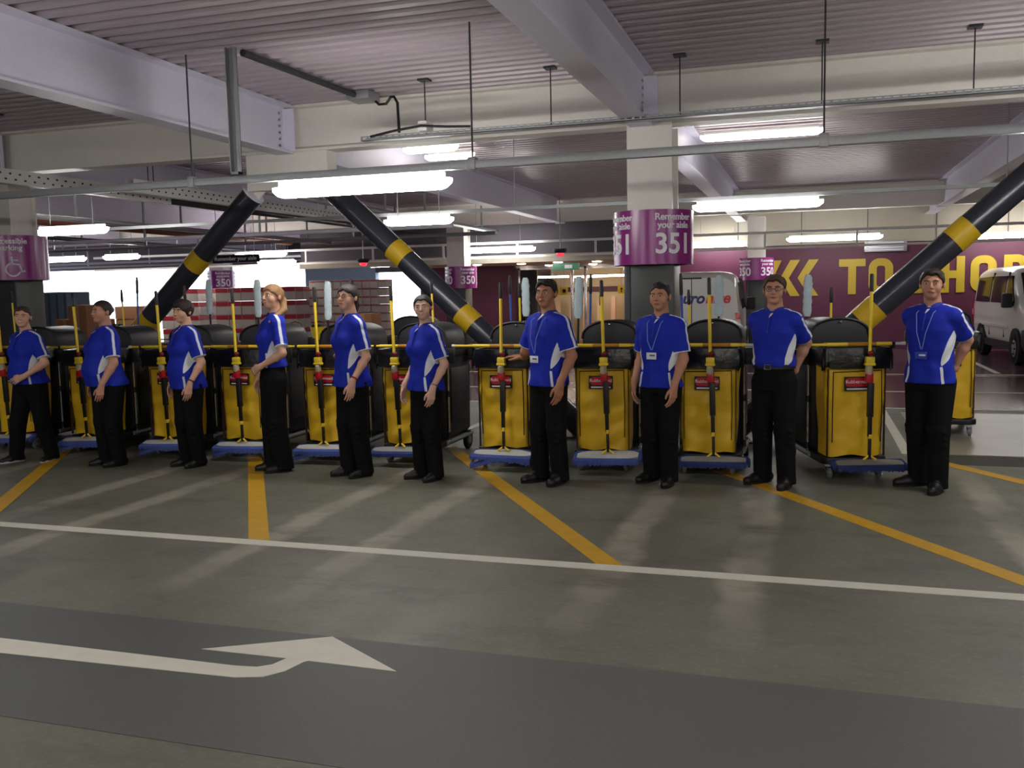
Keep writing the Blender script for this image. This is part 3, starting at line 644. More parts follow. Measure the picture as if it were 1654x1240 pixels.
def hand(F, w, d, n, side, sc, curl, spread=0.06):
    """w wrist, d pointing to the fingers, n palm side, side +1 left / -1 right"""
    d = np.array(d, float); d /= np.linalg.norm(d); n = np.array(n, float); n -= d*(n@d); n /= np.linalg.norm(n)
    l = np.cross(d, n)*(-1 if side > 0 else 1)
    P = lambda x, y, z: w+(d*x+l*y+n*z)*sc
    for y0, y1, L_ in ((0.018, 0.032, 0.088), (0.006, 0.011, 0.092), (-0.006, -0.010, 0.088), (-0.016, -0.030, 0.080)): F.cone(P(0.0, y0, 0), P(L_, y1, 0.002), 0.0155*sc, 0.0125*sc, 0.012)
    F.cone(P(-0.03, 0, 0), P(0.02, 0, 0), 0.026*sc, 0.024*sc, 0.02)
    tips = ((0.032, 0.088, (0.042, 0.025, 0.02), 1), (0.011, 0.092, (0.046, 0.029, 0.021), 0.3), (-0.010, 0.088, (0.043, 0.027, 0.02), -0.4), (-0.030, 0.080, (0.033, 0.02, 0.018), -1))
    for i, (y, x, Ls, sp) in enumerate(tips):
        p = P(x, y, 0.002); ang = curl*(0.55+0.06*i); rad = 0.0092*sc
        for q, ln in enumerate(Ls):
            ang2 = ang; dv = d*math.cos(ang2)+n*math.sin(ang2)+l*sp*spread
            e = p+dv/np.linalg.norm(dv)*ln*sc; F.cone(p, e, rad, rad*0.92, 0.003 if q else 0.006); p = e; rad *= 0.92; ang += curl*0.5
    p = P(0.022, 0.022, 0.006); t1 = P(0.058, 0.050, 0.018); t2 = P(0.085, 0.056, 0.026); t3 = P(0.107, 0.055, 0.032)
    F.cone(p, t1, 0.0155*sc, 0.0115*sc, 0.012); F.cone(t1, t2, 0.0112*sc, 0.0098*sc, 0.004); F.cone(t2, t3, 0.0098*sc, 0.0082*sc, 0.003)
def rotm(yw, pt=0.0, rl=0.0):
    cz, sz, cx, sx, cy, sy = math.cos(yw), math.sin(yw), math.cos(pt), math.sin(pt), math.cos(rl), math.sin(rl)
    return np.array([[cz, -sz, 0], [sz, cz, 0], [0, 0, 1]]) @ np.array([[1, 0, 0], [0, cx, -sx], [0, sx, cx]]) @ np.array([[cy, 0, sy], [0, 1, 0], [-sy, 0, cy]])
def person(label, px, H, rz, sex='m', g=1.0, belly=0.0, bust=0.0, skin=(196, 146, 118), hairc=(30, 22, 20), hair='short', head=(0, 0, 0), arms=None, feet=None,
           hem=0.84, tucked=False, badge=None, glasses=False, wrist=None, soles=False, smile=False, lean=(0, 0), beltline=None, worldpos=None, flare=1.0):
    pos = atz(*px); s = H/1.75; root = empty('person', (pos.x, pos.y, 0), math.radians(rz)); tag(root, label, 'person')
    Rz = Matrix.Rotation(math.radians(rz), 3, 'Z')
    def loc(wp): return np.array(Rz.transposed() @ (Vec(wp)-Vec((pos.x, pos.y, 0))))
    lx, ly = lean
    T = lambda z: (lx*max(0, z-0.9*s), ly*max(0, z-0.9*s))          # sideways/forward lean of the trunk
    def Q(x, y, z): t = T(z*s); return np.array([x*s+t[0], y*s+t[1], z*s])
    fem = sex == 'f'; shw = 0.158 if fem else 0.166
    # trunk sections: z, half width, half depth, y centre
    if fem: sec = [(0.80, .176, .130, .010), (0.90, .182, .135, .012), (0.98, .172, .126, .006), (1.08, .150, .110, .0), (1.18, .154, .114, -.004), (1.28, .164, .118, -.004), (1.36, .160, .106, .004), (1.42, .138, .088, .012), (1.47, .085, .068, .018), (1.50, .062, .058, .02)]
    else: sec = [(0.80, .178, .122, .004), (0.90, .180, .124, .004), (0.98, .176, .122, .002), (1.08, .170, .118, .0), (1.18, .178, .122, -.004), (1.28, .188, .126, -.004), (1.36, .186, .114, .004), (1.42, .160, .094, .012), (1.47, .095, .072, .018), (1.50, .066, .060, .02)]
    def gg(z): return 1+(g-1)*(1 if z < 1.35 else max(0, (1.5-z)/0.15))
    sec = [(z, a*gg(z)*(0.95 if fem else 0.91), b*gg(z), y-belly*0.5*math.exp(-((z-1.05)/0.16)**2)) for z, a, b, y in sec]
    sec = [(z, a, b+belly*0.5*math.exp(-((z-1.05)/0.16)**2), y) for z, a, b, y in sec]
    S = np.array(sec)
    def secw(pad, z0, z1):
        out = []
        for z in np.arange(z0, z1+0.001, 0.02):
            a, b, y = [np.interp(z, S[:, 0], S[:, i]) for i in (1, 2, 3)]; q = Q(0, y, z); out.append((q[2], a*s+pad, b*s+pad, q[0], q[1]))
        return out
    # arms
    l1, l2 = 0.29*s, 0.255*s; AR = {}
    for sd in (1, -1):
        a = arms[sd] if arms else {}; sh = Q(sd*shw*(1+(g-1)*0.6), 0.012, 1.382)
        mode = a.get('mode', 'down')
        if mode == 'down':
            w = Q(sd*(0.235*gg(1.0)+a.get('out', 0)), a.get('fwd', -0.07), 0.895); pole = np.array([sd*0.25, 1, 0]); dd = (0.0, -0.22, -1); nn = (-sd, 0.25, 0)
        elif mode == 'hip':
            w = Q(sd*0.150*gg(1.0), -0.155*gg(1.0)-belly*0.6, a.get('z', 1.02)); pole = np.array([sd*1.0, 0.75, -0.2]); dd = (-sd*0.75, -0.35, -0.35); nn = (-sd*0.25, 1, 0)
        elif mode == 'back':
            w = Q(sd*0.10, 0.19*gg(1.0), 0.95); pole = np.array([sd*0.32, 1.0, -0.2]); dd = (-sd*0.8, 0.05, -0.35); nn = (0, 1 if sd > 0 else -1, 0.2)
        else:
            w = loc(a['to']); pole = np.array(a.get('pole', (sd*0.4, 0.2, -1))); dd = a['dir']; nn = a['n']
            dd = np.array(Rz.transposed() @ Vec(dd)); nn = np.array(Rz.transposed() @ Vec(nn))
        el, w = ik(sh, w, l1, l2, pole); AR[sd] = (sh, el, w, dd, nn, a.get('curl', 0.55))
    k_ = (0.92 if fem else 1.06)*(1+(g-1)*0.55)
    # ---- skin
    allp = np.array([p for sd in (1, -1) for p in AR[sd][:3]])
    hz = 1.75*s; hs = s*(0.97 if fem else 1.0); hc = Q(0, -0.005, 1.633); hR = rotm(math.radians(head[0]), math.radians(head[1]), math.radians(head[2]))
    lo = np.minimum(allp.min(0)-0.22, (-0.24, -0.24, 0.9*s)); hi = np.maximum(allp.max(0)+0.22, (0.24, 0.24, hz+0.05))
    B = Field(lo, hi, 0.0052)
    B.loft([(z, a*0.86, b*0.84, x, y) for z, a, b, x, y in secw(-0.01, 0.92, 1.46)])
    for sd in (1, -1):
        sh, el, w, dd, nn, cu = AR[sd]
        B.cone(sh, el, 0.050*k_*s, 0.040*k_*s, 0.03); mid = el+(w-el)*0.3; B.cone(el, mid, 0.041*k_*s, 0.0415*k_*s, 0.02); B.cone(mid, w, 0.041*k_*s, 0.0265*k_*s, 0.02)
        hand(B, w+(np.array(dd)/np.linalg.norm(dd))*0.02, dd, nn, sd, s*(0.93 if fem else 1.04), cu)
    HP = lambda x, y, z: hc+hR@(np.array([x*1.08, y, z*0.93])*hs)
    nb = Q(0, 0.03, 1.44); B.cone(nb, HP(0, 0.022, -0.07), 0.064*k_*s, 0.056*k_*s, 0.03)
    for c, r, k in (((0, .012, .028), (.081, .096, .086), 0), ((0, -.030, -.040), (.062*(1+(g-1)*.5), .062, .078), .03), ((0, -.066, -.098), (.026, .024, .020), .03), ((.040, -.056, -.034), (.026, .026, .03), .02), ((-.040, -.056, -.034), (.026, .026, .03), .02)):
        B.ell(HP(*c), np.array(r)*hs, k*hs, hR)
    B.cone(HP(-.034, -.079, .026), HP(.034, -.079, .026), .0105*hs, .0105*hs, .02*hs)
    for sx in (-1, 1): B.ell(HP(sx*.033, -.102, .006), np.array((.017, .011, .010))*hs, .008*hs, hR, sub=True)
    B.cone(HP(0, -.090, .016), HP(0, -.112, -.026), .0085*hs, .013*hs, .010*hs)
    for sx in (-1, 1): B.ell(HP(sx*.012, -.100, -.030), np.array((.009, .010, .008))*hs, .006*hs, hR); B.ell(HP(sx*.079, .012, -.004), np.array((.010, .020, .032))*hs, .006*hs, hR)
    B.ell(HP(0, -.092, -.064), np.array((.026, .012, .012))*hs, .010*hs, hR)
    V, Fc = B.verts(); body = mesh_np('body', V, Fc, skin_m(skin), root)
    # ---- face
    for sx in (-1, 1):
        mb = MB(); mb.ball((0, 0, 0), (0.0120*hs, 0.0090*hs, 0.0058*hs)); o = mb.build('eye', m_eyew, root)
        MT = Matrix.Translation(Vec(HP(sx*.033, -.0865, .006))) @ Matrix([list(r) for r in hR]).to_4x4(); o.matrix_local = MT
        mb = MB(); mb.ball((0, -0.0065*hs, 0), (0.0060*hs, 0.004*hs, 0.0056*hs)); mb.build('iris', m_iris, o)
        mb = MB(); mb.tube([HP(sx*.012, -.094, .026), HP(sx*.030, -.096, .033), HP(sx*.050, -.085, .027)], [.0035*hs, .0045*hs, .0028*hs], 6); mb.build('eyebrow', hair_m(hairc), root)
    mb = MB(); cu = 0.007 if smile else 0.0
    mb.tube([HP(-.026, -.092, -.064+cu), HP(-.013, -.1030, -.0625), HP(0, -.1055, -.063), HP(.013, -.1030, -.0625), HP(.026, -.092, -.064+cu)], [.0025*hs, .0055*hs, .006*hs, .0055*hs, .0025*hs], 8); mb.build('lips', lip_m(skin), root)
    if smile: MB().tube([HP(-.018, -.1035, -.0605+cu*.5), HP(0, -.1105, -.0645), HP(.018, -.1035, -.0605+cu*.5)], [.002*hs, .0035*hs, .002*hs], 6).build('teeth', m_eyew, root)
    # ---- hair
    Hf = Field(hc-0.26*s, hc+0.22*s, 0.006)
    th = {'short': .012, 'crop': .008, 'bangs': .017, 'tied': .013, 'pony': .014, 'long': .014}[hair]
    Hf.ell(HP(0, .014, .030), (np.array((.081, .096, .086))+th)*hs, 0, hR)
    if hair in ('short', 'bangs'): Hf.ell(HP(0, -.045, .088), np.array((.062, .050, .034))*hs, .02*hs, hR)
    Rt_ = hR.T
    ny, nz_, off = {'short': (.66, .75, .004), 'crop': (.66, .75, .006), 'bangs': (.72, .69, -.030), 'tied': (.62, .78, .010), 'pony': (.62, .78, -.004), 'long': (.6, .8, -.004)}[hair]
    wav = RNG.rand()*6
    def keep(X, Y, Z):
        x, y, z = [(Rt_[i, 0]*(X-hc[0])+Rt_[i, 1]*(Y-hc[1])+Rt_[i, 2]*(Z-hc[2]))/hs for i in range(3)]
        return -((ny*y+nz_*z)-off-0.006*np.sin(x*95+wav)-(0.03*(np.abs(x) > .055) if hair == 'bangs' else 0)*0+0.35*np.maximum(0, np.abs(x)-.06)*(y > -.03))*hs
    Hf.cut(keep, hc-1, hc+1)
    if hair == 'tied': Hf.ell(HP(0, .118, .020), np.array((.034, .03, .034))*hs, .015, hR)
    if hair == 'pony':
        sd = -1 if head[0] < 0 else 1
        Hf.ell(HP(0, .112, .012), np.array((.026, .026, .026))*hs, .012, hR); Hf.cone(HP(0, .12, .01), HP(.0, .135, -.07), .026*hs, .028*hs, .015); Hf.cone(HP(0, .135, -.07), HP(0, .115, -.19), .028*hs, .012*hs, .01)
    if hair == 'long':
        Hf.ell(HP(.02, .10, -.03), np.array((.045, .04, .05))*hs, .02, hR); Hf.cone(HP(.03, .11, -.04), HP(.055, .085, -.13), .034*hs, .036*hs, .02); Hf.cone(HP(.055, .085, -.13), HP(.07, -.02, -.20), .036*hs, .027*hs, .01); Hf.cone(HP(.07, -.02, -.20), HP(.055, -.10, -.27), .027*hs, .012*hs, .01)
    nt_ = {'short': 90, 'crop': 40, 'bangs': 110, 'tied': 0, 'pony': 0, 'long': 30}[hair]
    for q in range(nt_):
        dv = RNG.normal(size=3); dv /= np.linalg.norm(dv)
        if ny*dv[1]*.1+nz_*dv[2]*.09-off < 0.012: continue
        b0 = np.array([dv[0]*(.081+th*.7), .014+dv[1]*(.096+th*.7), .030+dv[2]*(.086+th*.7)]); fl = np.array([dv[0]*.4, -.5 if dv[1] < 0.2 else .5, -.7]); fl -= dv*(fl@dv); fl /= np.linalg.norm(fl)+1e-6
        b1 = b0+fl*.030+dv*.004*RNG.rand(); P3_ = lambda v: hc+hR@(v*hs)
        Hf.cone(P3_(b0), P3_(b1), .0105*hs, .005*hs, .005)
    V, Fc = Hf.verts(); mesh_np('hair', V, Fc, hair_m(hairc), root)
    # ---- trousers, one leg cone pair each, and shoes
    ft = feet or {1: (0.10, 0.0, 0), -1: (-0.10, 0.0, 0)}
    wl = (0.985 if tucked else 0.99)*s
    P = Field((-0.45*s, -0.55*s, 0), (0.45*s, 0.45*s, 1.06*s), 0.0085)
    pel = []
    for z in np.arange(0.80, 1.001, 0.02):
        a, b, y = [np.interp(z, S[:, 0], S[:, i]) for i in (1, 2, 3)]; pel.append((z*s, (a*0.93)*s-0.004+(0.012 if tucked else 0), b*0.93*s-0.004+(0.012 if tucked else 0), 0, y*s))
    P.loft(pel, p=2.4)
    for sd in (1, -1):
        fx, fy, fa = ft[sd]; hp = np.array([sd*0.088*gg(0.9)*s, 0.008*s, 0.86*s]); an = np.array([fx*s, fy*s+0.02*s, 0.05*s]); kn = hp*0.5+an*0.5+np.array([0.0, -0.025*s, 0.02*s])
        P.cone(hp, kn, 0.106*gg(0.9)*s*(1.03 if fem else 1), 0.084*gg(0.9)**0.5*s, 0.03); P.cone(kn, an+np.array([0, 0, 0.02*s]), 0.084*gg(0.9)**0.5*s, 0.076*s*flare, 0.02); P.cone(an, an-np.array([0, 0, 0.02*s]), 0.076*s*flare, 0.080*s*flare, 0.01)
        for q in range(3): P.cone(kn+np.array([-0.06, -0.045+0.02*q, 0.03-0.05*q])*s, kn+np.array([0.06, -0.05, 0.0-0.05*q])*s, 0.022*s, 0.022*s, 0.012)
    P.cut(lambda X, Y, Z: 0.028*s-Z+0*X+0*Y, (-1, -1, 0), (1, 1, 0.2))
    V, Fc = P.verts(); mesh_np('trousers', V, Fc, m_trous, root)
    for sd in (1, -1):
        fx, fy, fa = ft[sd]; an = np.array([fx*s, fy*s+0.02*s, 0]); fd = np.array([math.sin(math.radians(fa)), -math.cos(math.radians(fa)), 0]); sz = s*(0.92 if fem else 1.04)
        G = Field(an-0.28*s, an+0.28*s+np.array([0, 0, 0]), 0.007)
        he = an-fd*0.055*sz; to = an+fd*0.165*sz; mdp = an+fd*0.08*sz
        G.cone(he+np.array([0, 0, .045*sz]), mdp+np.array([0, 0, .042*sz]), .044*sz, .048*sz, 0); G.cone(mdp+np.array([0, 0, .036*sz]), to+np.array([0, 0, .030*sz]), .048*sz, .036*sz, .02); G.cone(he+np.array([0, 0, .05*sz]), an+fd*0.03*sz+np.array([0, 0, .085*sz]), .042*sz, .040*sz, .02)
        G.cut(lambda X, Y, Z: 0.012-Z+0*X+0*Y, (-9, -9, -1), (9, 9, 1))
        V, Fc = G.verts(); sh_ = mesh_np('shoe', V, Fc, m_shoe, root)
        mb = MB(); ol = []
        for t in np.linspace(0, 2*math.pi, 24, endpoint=False):
            f_ = math.cos(t); wdt = math.sin(t)*(0.046+0.006*f_)*sz; c_ = an+fd*((0.055+0.145*f_)*sz); sdv = np.array([-fd[1], fd[0], 0]); pp = c_+sdv*wdt; ol.append((pp[0], pp[1]))
        mb.prism(ol, 'z', 0.0, 0.02).build('sole', m_sole if soles else m_rubber, sh_)
    # ---- polo shirt
    hm = 1.0 if tucked else hem
    slv = {}
    for sd in (1, -1):
        sh, el = AR[sd][:2]; slv[sd] = (sh, sh+(el-sh)*0.80)
    ap = np.array([p for sd in (1, -1) for p in slv[sd]])
    lo = np.minimum(ap.min(0)-0.16, (-0.32*s, -0.36*s, hm*s-0.04)); hi = np.maximum(ap.max(0)+0.16, (0.32*s, 0.32*s, 1.56*s))
    C = Field(lo, hi, 0.008); ph = RNG.rand()*6
    def wr(X, Y, Z):
        zz = Z/s; low = np.clip((1.22-zz)/0.3, 0, 1)
        th_ = np.arctan2(X, -Y)
        return 0.006*low*np.sin(th_*7+zz*9+ph)+0.003*np.sin(zz*42+np.sin(th_*3+ph)*2.2)*np.clip((1.3-zz)/0.15, 0.2, 1)
    sw = secw(0.011, hm, 1.46)
    if not tucked: sw = [(z, a+0.022*max(0, (1.0*s-z)/(0.18*s)), b+0.018*max(0, (1.0*s-z)/(0.18*s)), x, y) for z, a, b, x, y in sw]
    else: sw = [(z, a+0.012*math.exp(-((z/s-1.04)/0.03)**2), b+0.014*math.exp(-((z/s-1.04)/0.03)**2), x, y) for z, a, b, x, y in sw]
    C.loft(sw, wr=wr)
    if bust:
        for sx in (-1, 1): C.ell(Q(sx*0.072, -0.075*g, 1.245), np.array((0.072, 0.062+bust*0.3, 0.070))*s*(0.6+0.4*g), 0.05)
    if belly: C.ell(Q(0, -0.09-belly*0.5, 1.03), np.array((0.14*g, 0.09+belly*0.5, 0.13))*s, 0.06)
    for sd in (1, -1):
        a, b = slv[sd]; u = (b-a)/np.linalg.norm(b-a); r0, r1 = 0.060*k_*s, 0.071*k_*s
        C.cone(Q(sd*0.085, 0.012, 1.425), a, 0.050*s, r0*0.97, 0.05)
        def fn(X, Y, Z, a=a, b=b, u=u, r0=r0, r1=r1):
            t = (X-a[0])*u[0]+(Y-a[1])*u[1]+(Z-a[2])*u[2]; Ln = np.linalg.norm(b-a); tt = np.clip(t/Ln, 0, 1.1)
            q = np.sqrt((X-a[0]-tt*Ln*u[0])**2+(Y-a[1]-tt*Ln*u[1])**2+(Z-a[2]-tt*Ln*u[2])**2)-(r0+(r1-r0)*tt)+0.002*np.sin(t*70+X*20)
            return np.maximum(q, t-Ln)
        C.op(fn, np.minimum(a, b)-0.13, np.maximum(a, b)+0.13, 0.035)
    V, Fc = C.verts()
    # white panels: signed metres, positive inside
    pan = np.full(len(V), -1.0); Vz = V[:, 2]/s; tx = np.array([T(z)[0] for z in V[:, 2]]); ty = np.array([T(z)[1] for z in V[:, 2]])
    phi = np.arctan2(V[:, 0]-tx, -(V[:, 1]-ty)); RR = 0.17*s*g
    torso = np.ones(len(V), bool)
    for sd in (1, -1):
        a, b = slv[sd]; u = (b-a)/np.linalg.norm(b-a); ba = b-a; t = np.clip((V-a)@ba/(ba@ba), -0.0, 1.0); dq = V-a-t[:, None]*ba; on = (np.linalg.norm(dq, axis=1) < 0.088*k_*s) & ((V-a)@u > -0.02) & (sd*(V[:, 0]-tx) > 0.10*s)
        torso &= ~(on & ((V-a)@u > 0.03))
        fwv = np.array([0, -1.0, 0]); fwv = fwv-u*(fwv@u); fwv /= np.linalg.norm(fwv); out = np.cross(u, fwv); out *= np.sign(out[0]*sd) or 1
        st = np.minimum(0.013*s-np.abs(dq@fwv-0.004*s), dq@out-0.01)
        st = np.where(on, st, -1); 
        # shoulder seam part of the stripe
        nk = Q(sd*0.075, 0.0, 1.47); e2 = a+out*0.05*s; ln = e2-nk; tt = np.clip((V-nk)@ln/(ln@ln), 0, 1); top = (V[:, 2] > (nk[2]+(e2[2]-nk[2])*tt-0.035*s)) & (sd*(V[:, 0]-tx) > 0.07*s) & ((V-a)@u < 0.05)
        s2 = np.where(top & (tt > 0.02) & (tt < 1.0), 0.013*s-np.abs(V[:, 1]-(nk[1]+ln[1]*tt)+0.004*s), -1)
        hemw = np.where(on, (V-b)@u+0.010*s, -1)
        pan = np.maximum(pan, np.maximum(np.maximum(st, s2), hemw))
        ps = sd*phi; z0, z1 = 1.0, 1.27
        w_ = np.clip((Vz-z0)/(z1-z0), 0, 1); inner = math.radians(52)+math.radians(30)*w_**2.0; outer = math.radians(55)+math.radians(58)*np.clip(w_*1.5, 0, 1)**0.9
        pn = np.minimum(np.minimum((ps-inner)*RR, (outer-ps)*RR), np.minimum(Vz-z0, z1-Vz)*s); pan = np.maximum(pan, np.where(torso, pn, -1))
        if not tucked:
            c0 = math.radians(56)-(Vz-hm)*0.5; pn = np.minimum(0.011*s-np.abs(ps-c0)*RR, (hm+0.135-Vz)*0.4*s); pan = np.maximum(pan, np.where(torso & (Vz < hm+0.2), pn, -1))
    shirt = mesh_np('polo_shirt', V, Fc, m_polo, root, pan)
    # collar with placket
    mb = MB(); rings = []; nc = 26
    for (rr, zz, th_) in ((0.066, 1.492, 0), (0.090, 1.462, 0), (0.094, 1.452, 0), (0.086, 1.450, 0), (0.062, 1.482, 0)):
        ring = []
        for i in range(nc):
            an = math.radians(14+332*i/(nc-1)); drop = 0.034*math.exp(-(min(an, 2*math.pi-an)/0.55)**2); q = Q(rr*1.02*math.sin(an), 0.018-rr*math.cos(an)-drop*0.3, zz-drop); ring.append(q)
        rings.append(ring)
    mb.loft(rings+[rings[0]], caps=False, closed=False).build('collar', m_collar, shirt)
    yq = lambda z: -(np.interp(z, S[:, 0], S[:, 2])+0.018/s)+np.interp(z, S[:, 0], S[:, 3])
    pl = MB(); pl.loft([[Q(-0.022, yq(1.43)+0.010, 1.43), Q(0.022, yq(1.43)+0.010, 1.43), Q(0.018, yq(1.43)-0.002, 1.43), Q(-0.018, yq(1.43)-0.002, 1.43)], [Q(-0.014, yq(1.30)-0.012, 1.31), Q(0.014, yq(1.30)-0.012, 1.31), Q(0.012, yq(1.30)-0.018, 1.31), Q(-0.012, yq(1.30)-0.018, 1.31)]]); pl.build('placket', m_collar, shirt) if False else None
    MB().tube([Q(0.0, yq(1.41)+0.0, 1.41), Q(0.0, yq(1.36)-0.004, 1.36), Q(0.0, yq(1.28)-0.010, 1.28)], 0.006*s, 6).build('placket', m_collar, shirt)
    mb = MB(); mb.loft([[Q(x, yq(z)-o_, z) for x, z, o_ in ((-0.004, 1.462, -0.03), (0.026, 1.455, -0.022), (0.012, 1.42, 0.004), (-0.002, 1.408, 0.006))], [Q(x, yq(z)-o_-0.006, z) for x, z, o_ in ((-0.004, 1.462, -0.03), (0.026, 1.455, -0.022), (0.012, 1.42, 0.004), (-0.002, 1.408, 0.006))]]); mb.build('white_collar_lining', m_white, shirt)
    if tucked:
        mb = MB(); rings = []
        for rr, zz in ((0.0, 0.985), (0.008, 0.985), (0.008, 1.022), (0.0, 1.022)):
            a, b, y = [np.interp(0.99, S[:, 0], S[:, i]) for i in (1, 2, 3)]
            rings.append([((a*s+0.006+rr)*math.copysign(abs(math.sin(t))**0.9, math.sin(t)), y*s-(b*s+0.006+rr)*math.copysign(abs(math.cos(t))**0.9, math.cos(t)), zz*s) for t in np.linspace(0, 2*math.pi, 40, endpoint=False)])
        bl = mb.loft(rings+[rings[0]], caps=False).build('belt', m_shoe, root)
        q = (0.0, (np.interp(0.99, S[:, 0], S[:, 3])-np.interp(0.99, S[:, 0], S[:, 2]))*s-0.02, 1.003*s); MB().tube([(q[0]+x*s, q[1], q[2]+z*s) for x, z in ((-.026, -.02), (.026, -.02), (.026, .02), (-.026, .02), (-.026, -.02))], 0.004, 6).build('buckle', m_chrome, bl)
    if badge:
        z, col = badge; bx = 0.0; bo = 0.03+bust*0.5
        for sx in (-1, 1):
            MB().tube([Q(sx*0.07, 0.03, 1.475), Q(sx*0.065, yq(1.40)-0.012, 1.41), Q(sx*0.035, yq(1.25)-bo, 1.26), Q(bx+sx*0.004, yq(z)-bo, z+0.05)], 0.0035, 5).build('lanyard_cord', mat('pale blue cord', (120, 140, 200), 0.7), root)
        mb = MB(); c0 = Q(bx, yq(z)-bo-0.004, z); mb.box(c0, (0.092*s, 0.006, 0.058*s)); bd = mb.build('id_badge', col, root, bevel=0.002)
        mb = MB(); mb.box(c0+np.array([0.01, -0.0035, 0.004]), (0.05*s, 0.002, 0.012*s)); mb.build('badge_print', m_blue if col is m_white else m_wtext, bd)
    if glasses:
        mb = MB()
        for sx in (-1, 1):
            mb.tube([HP(sx*.033+.021*math.cos(t), -.106+.006*abs(math.cos(t)), .005+.016*math.sin(t)) for t in np.linspace(0, 2*math.pi, 15)], .0018, 5); mb.tube([HP(sx*.054, -.098, .008), HP(sx*.074, -.05, .010), HP(sx*.080, .012, .006)], .0018, 5)
        mb.tube([HP(-.012, -.107, .008), HP(.012, -.107, .008)], .0018, 5); mb.build('glasses', mat('dark spectacle frame', (40, 28, 36), 0.3), root)
    if wrist:
        sd, col = wrist; el, w = AR[sd][1], AR[sd][2]; u = (w-el)/np.linalg.norm(w-el); c0 = w-u*0.03*s; r_ = 0.034*k_*s
        x_ = np.cross(u, (0.3, 1, 0.1)); x_ /= np.linalg.norm(x_); y_ = np.cross(u, x_)
        MB().tube([c0+(x_*math.cos(t)+y_*math.sin(t))*r_ for t in np.linspace(0, 2*math.pi, 19)], 0.0075*s, 6, False).build('wristband', col, root)
    return root
ptan = (203, 152, 124); pfair = (214, 166, 140); polive = (170, 118, 90)
W_ = lambda x, y, Y: at(x, y, Y)
person('person in blue polo with legs apart, one hand on hip, other hand on a cart', (57, 745), 1.62, -8, 'f', 1.10, 0.02, 0.05, pfair, (62, 48, 42), 'tied', (38, 0, 4),
       {1: dict(mode='hip', z=0.985, curl=0.5), -1: dict(mode='to', to=W_(28, 572, 8.12), dir=(0.1, 0.9, -0.3), n=(0, 0, -1), curl=0.35)}, {1: (0.13, 0.10, 12), -1: (-0.20, -0.10, -15)}, 0.89, soles=True, smile=True, lean=(0.0, -0.03))
person('person in loose blue polo turned side-on, arms hanging, beside the person with legs apart', (181, 751), 1.66, -30, 'f', 1.24, 0.05, 0.08, (190, 140, 116), (48, 36, 34), 'tied', (14, 0, 0),
       {1: dict(mode='down', fwd=-0.15), -1: dict(mode='down', fwd=-0.05)}, {1: (0.09, 0.03, 8), -1: (-0.09, -0.04, -8)}, 0.86)
person('person in long blue polo with a dark wristband, arms hanging, behind a black stick', (310, 752), 1.65, -26, 'f', 1.06, 0.01, 0.05, pfair, (44, 20, 26), 'bangs', (18, 4, 4),
       {1: dict(mode='down', fwd=-0.10), -1: dict(mode='down', fwd=-0.05)}, {1: (0.09, 0.02, 10), -1: (-0.09, -0.02, -8)}, 0.83, wrist=(1, m_dark), smile=True)
person('person in short blue polo standing side-on with hand on hip and flared trousers', (447, 760), 1.78, -44, 'f', 0.95, 0, 0.04, pfair, (158, 116, 78), 'long', (30, -5, -4),
       {1: dict(mode='hip', z=1.0, curl=0.5), -1: dict(mode='down', fwd=-0.06)}, {1: (0.07, 0.03, 10), -1: (-0.07, -0.02, -6)}, 0.985, smile=True, lean=(0, 0.05), flare=1.25)
person('person in blue polo wearing glasses and a red wristband, one hand back on a cart', (573, 768), 1.76, -34, 'f', 0.98, 0, 0.03, pfair, (34, 26, 26), 'pony', (24, -3, 0),
       {1: dict(mode='down', fwd=-0.11), -1: dict(mode='to', to=W_(545, 573, 8.1), dir=(-0.3, 0.9, -0.2), n=(0, 0, -1), curl=0.3)}, {1: (0.09, 0.04, 10), -1: (-0.08, -0.03, -8)}, 0.83, glasses=True, wrist=(1, mat('red band', (120, 30, 40), 0.6)))
person('person in blue polo smiling straight ahead, both arms hanging, pale bracelet', (692, 773), 1.65, -32, 'f', 0.97, 0, 0.05, (216, 172, 150), (20, 17, 20), 'tied', (44, 0, -3),
       {1: dict(mode='down', fwd=-0.08), -1: dict(mode='down', fwd=-0.08, out=0.01)}, {1: (0.10, 0.0, 14), -1: (-0.09, -0.03, -14)}, 0.855, smile=True, wrist=(1, m_chrome))
person('person in blue polo with white badge resting one hand on the cart rim', (888, 778), 1.76, -28, 'm', 0.98, 0, 0, polive, (20, 16, 15), 'short', (18, 0, 0),
       {1: dict(mode='down', fwd=-0.09), -1: dict(mode='to', to=W_(848, 577, 8.1), dir=(-0.95, 0.2, 0.12), n=(0, 0.1, -1), curl=0.4, pole=(-0.3, -0.2, -1))}, {1: (0.11, 0.0, 12), -1: (-0.10, -0.03, -10)}, 0.845, badge=(1.08, m_white))
person('person in blue polo with white badge, arms loose, standing below the 351 sign', (1068, 779), 1.71, -18, 'm', 1.0, 0, 0, (182, 130, 104), (30, 24, 20), 'crop', (8, 0, 0),
       {1: dict(mode='down', fwd=-0.15, out=-0.03), -1: dict(mode='down', fwd=-0.04)}, {1: (0.10, -0.06, 12), -1: (-0.11, 0.02, -14)}, 0.85, badge=(1.13, m_white))
person('person in tucked blue polo with belt and glasses, hands behind back, feet apart', (1249, 782), 1.75, -20, 'm', 1.0, 0, 0, (188, 140, 114), (74, 56, 40), 'short', (17, 0, 0),
       {1: dict(mode='back'), -1: dict(mode='back')}, {1: (0.13, -0.06, 6), -1: (-0.11, 0.02, -24)}, 0.84, tucked=True, glasses=True)
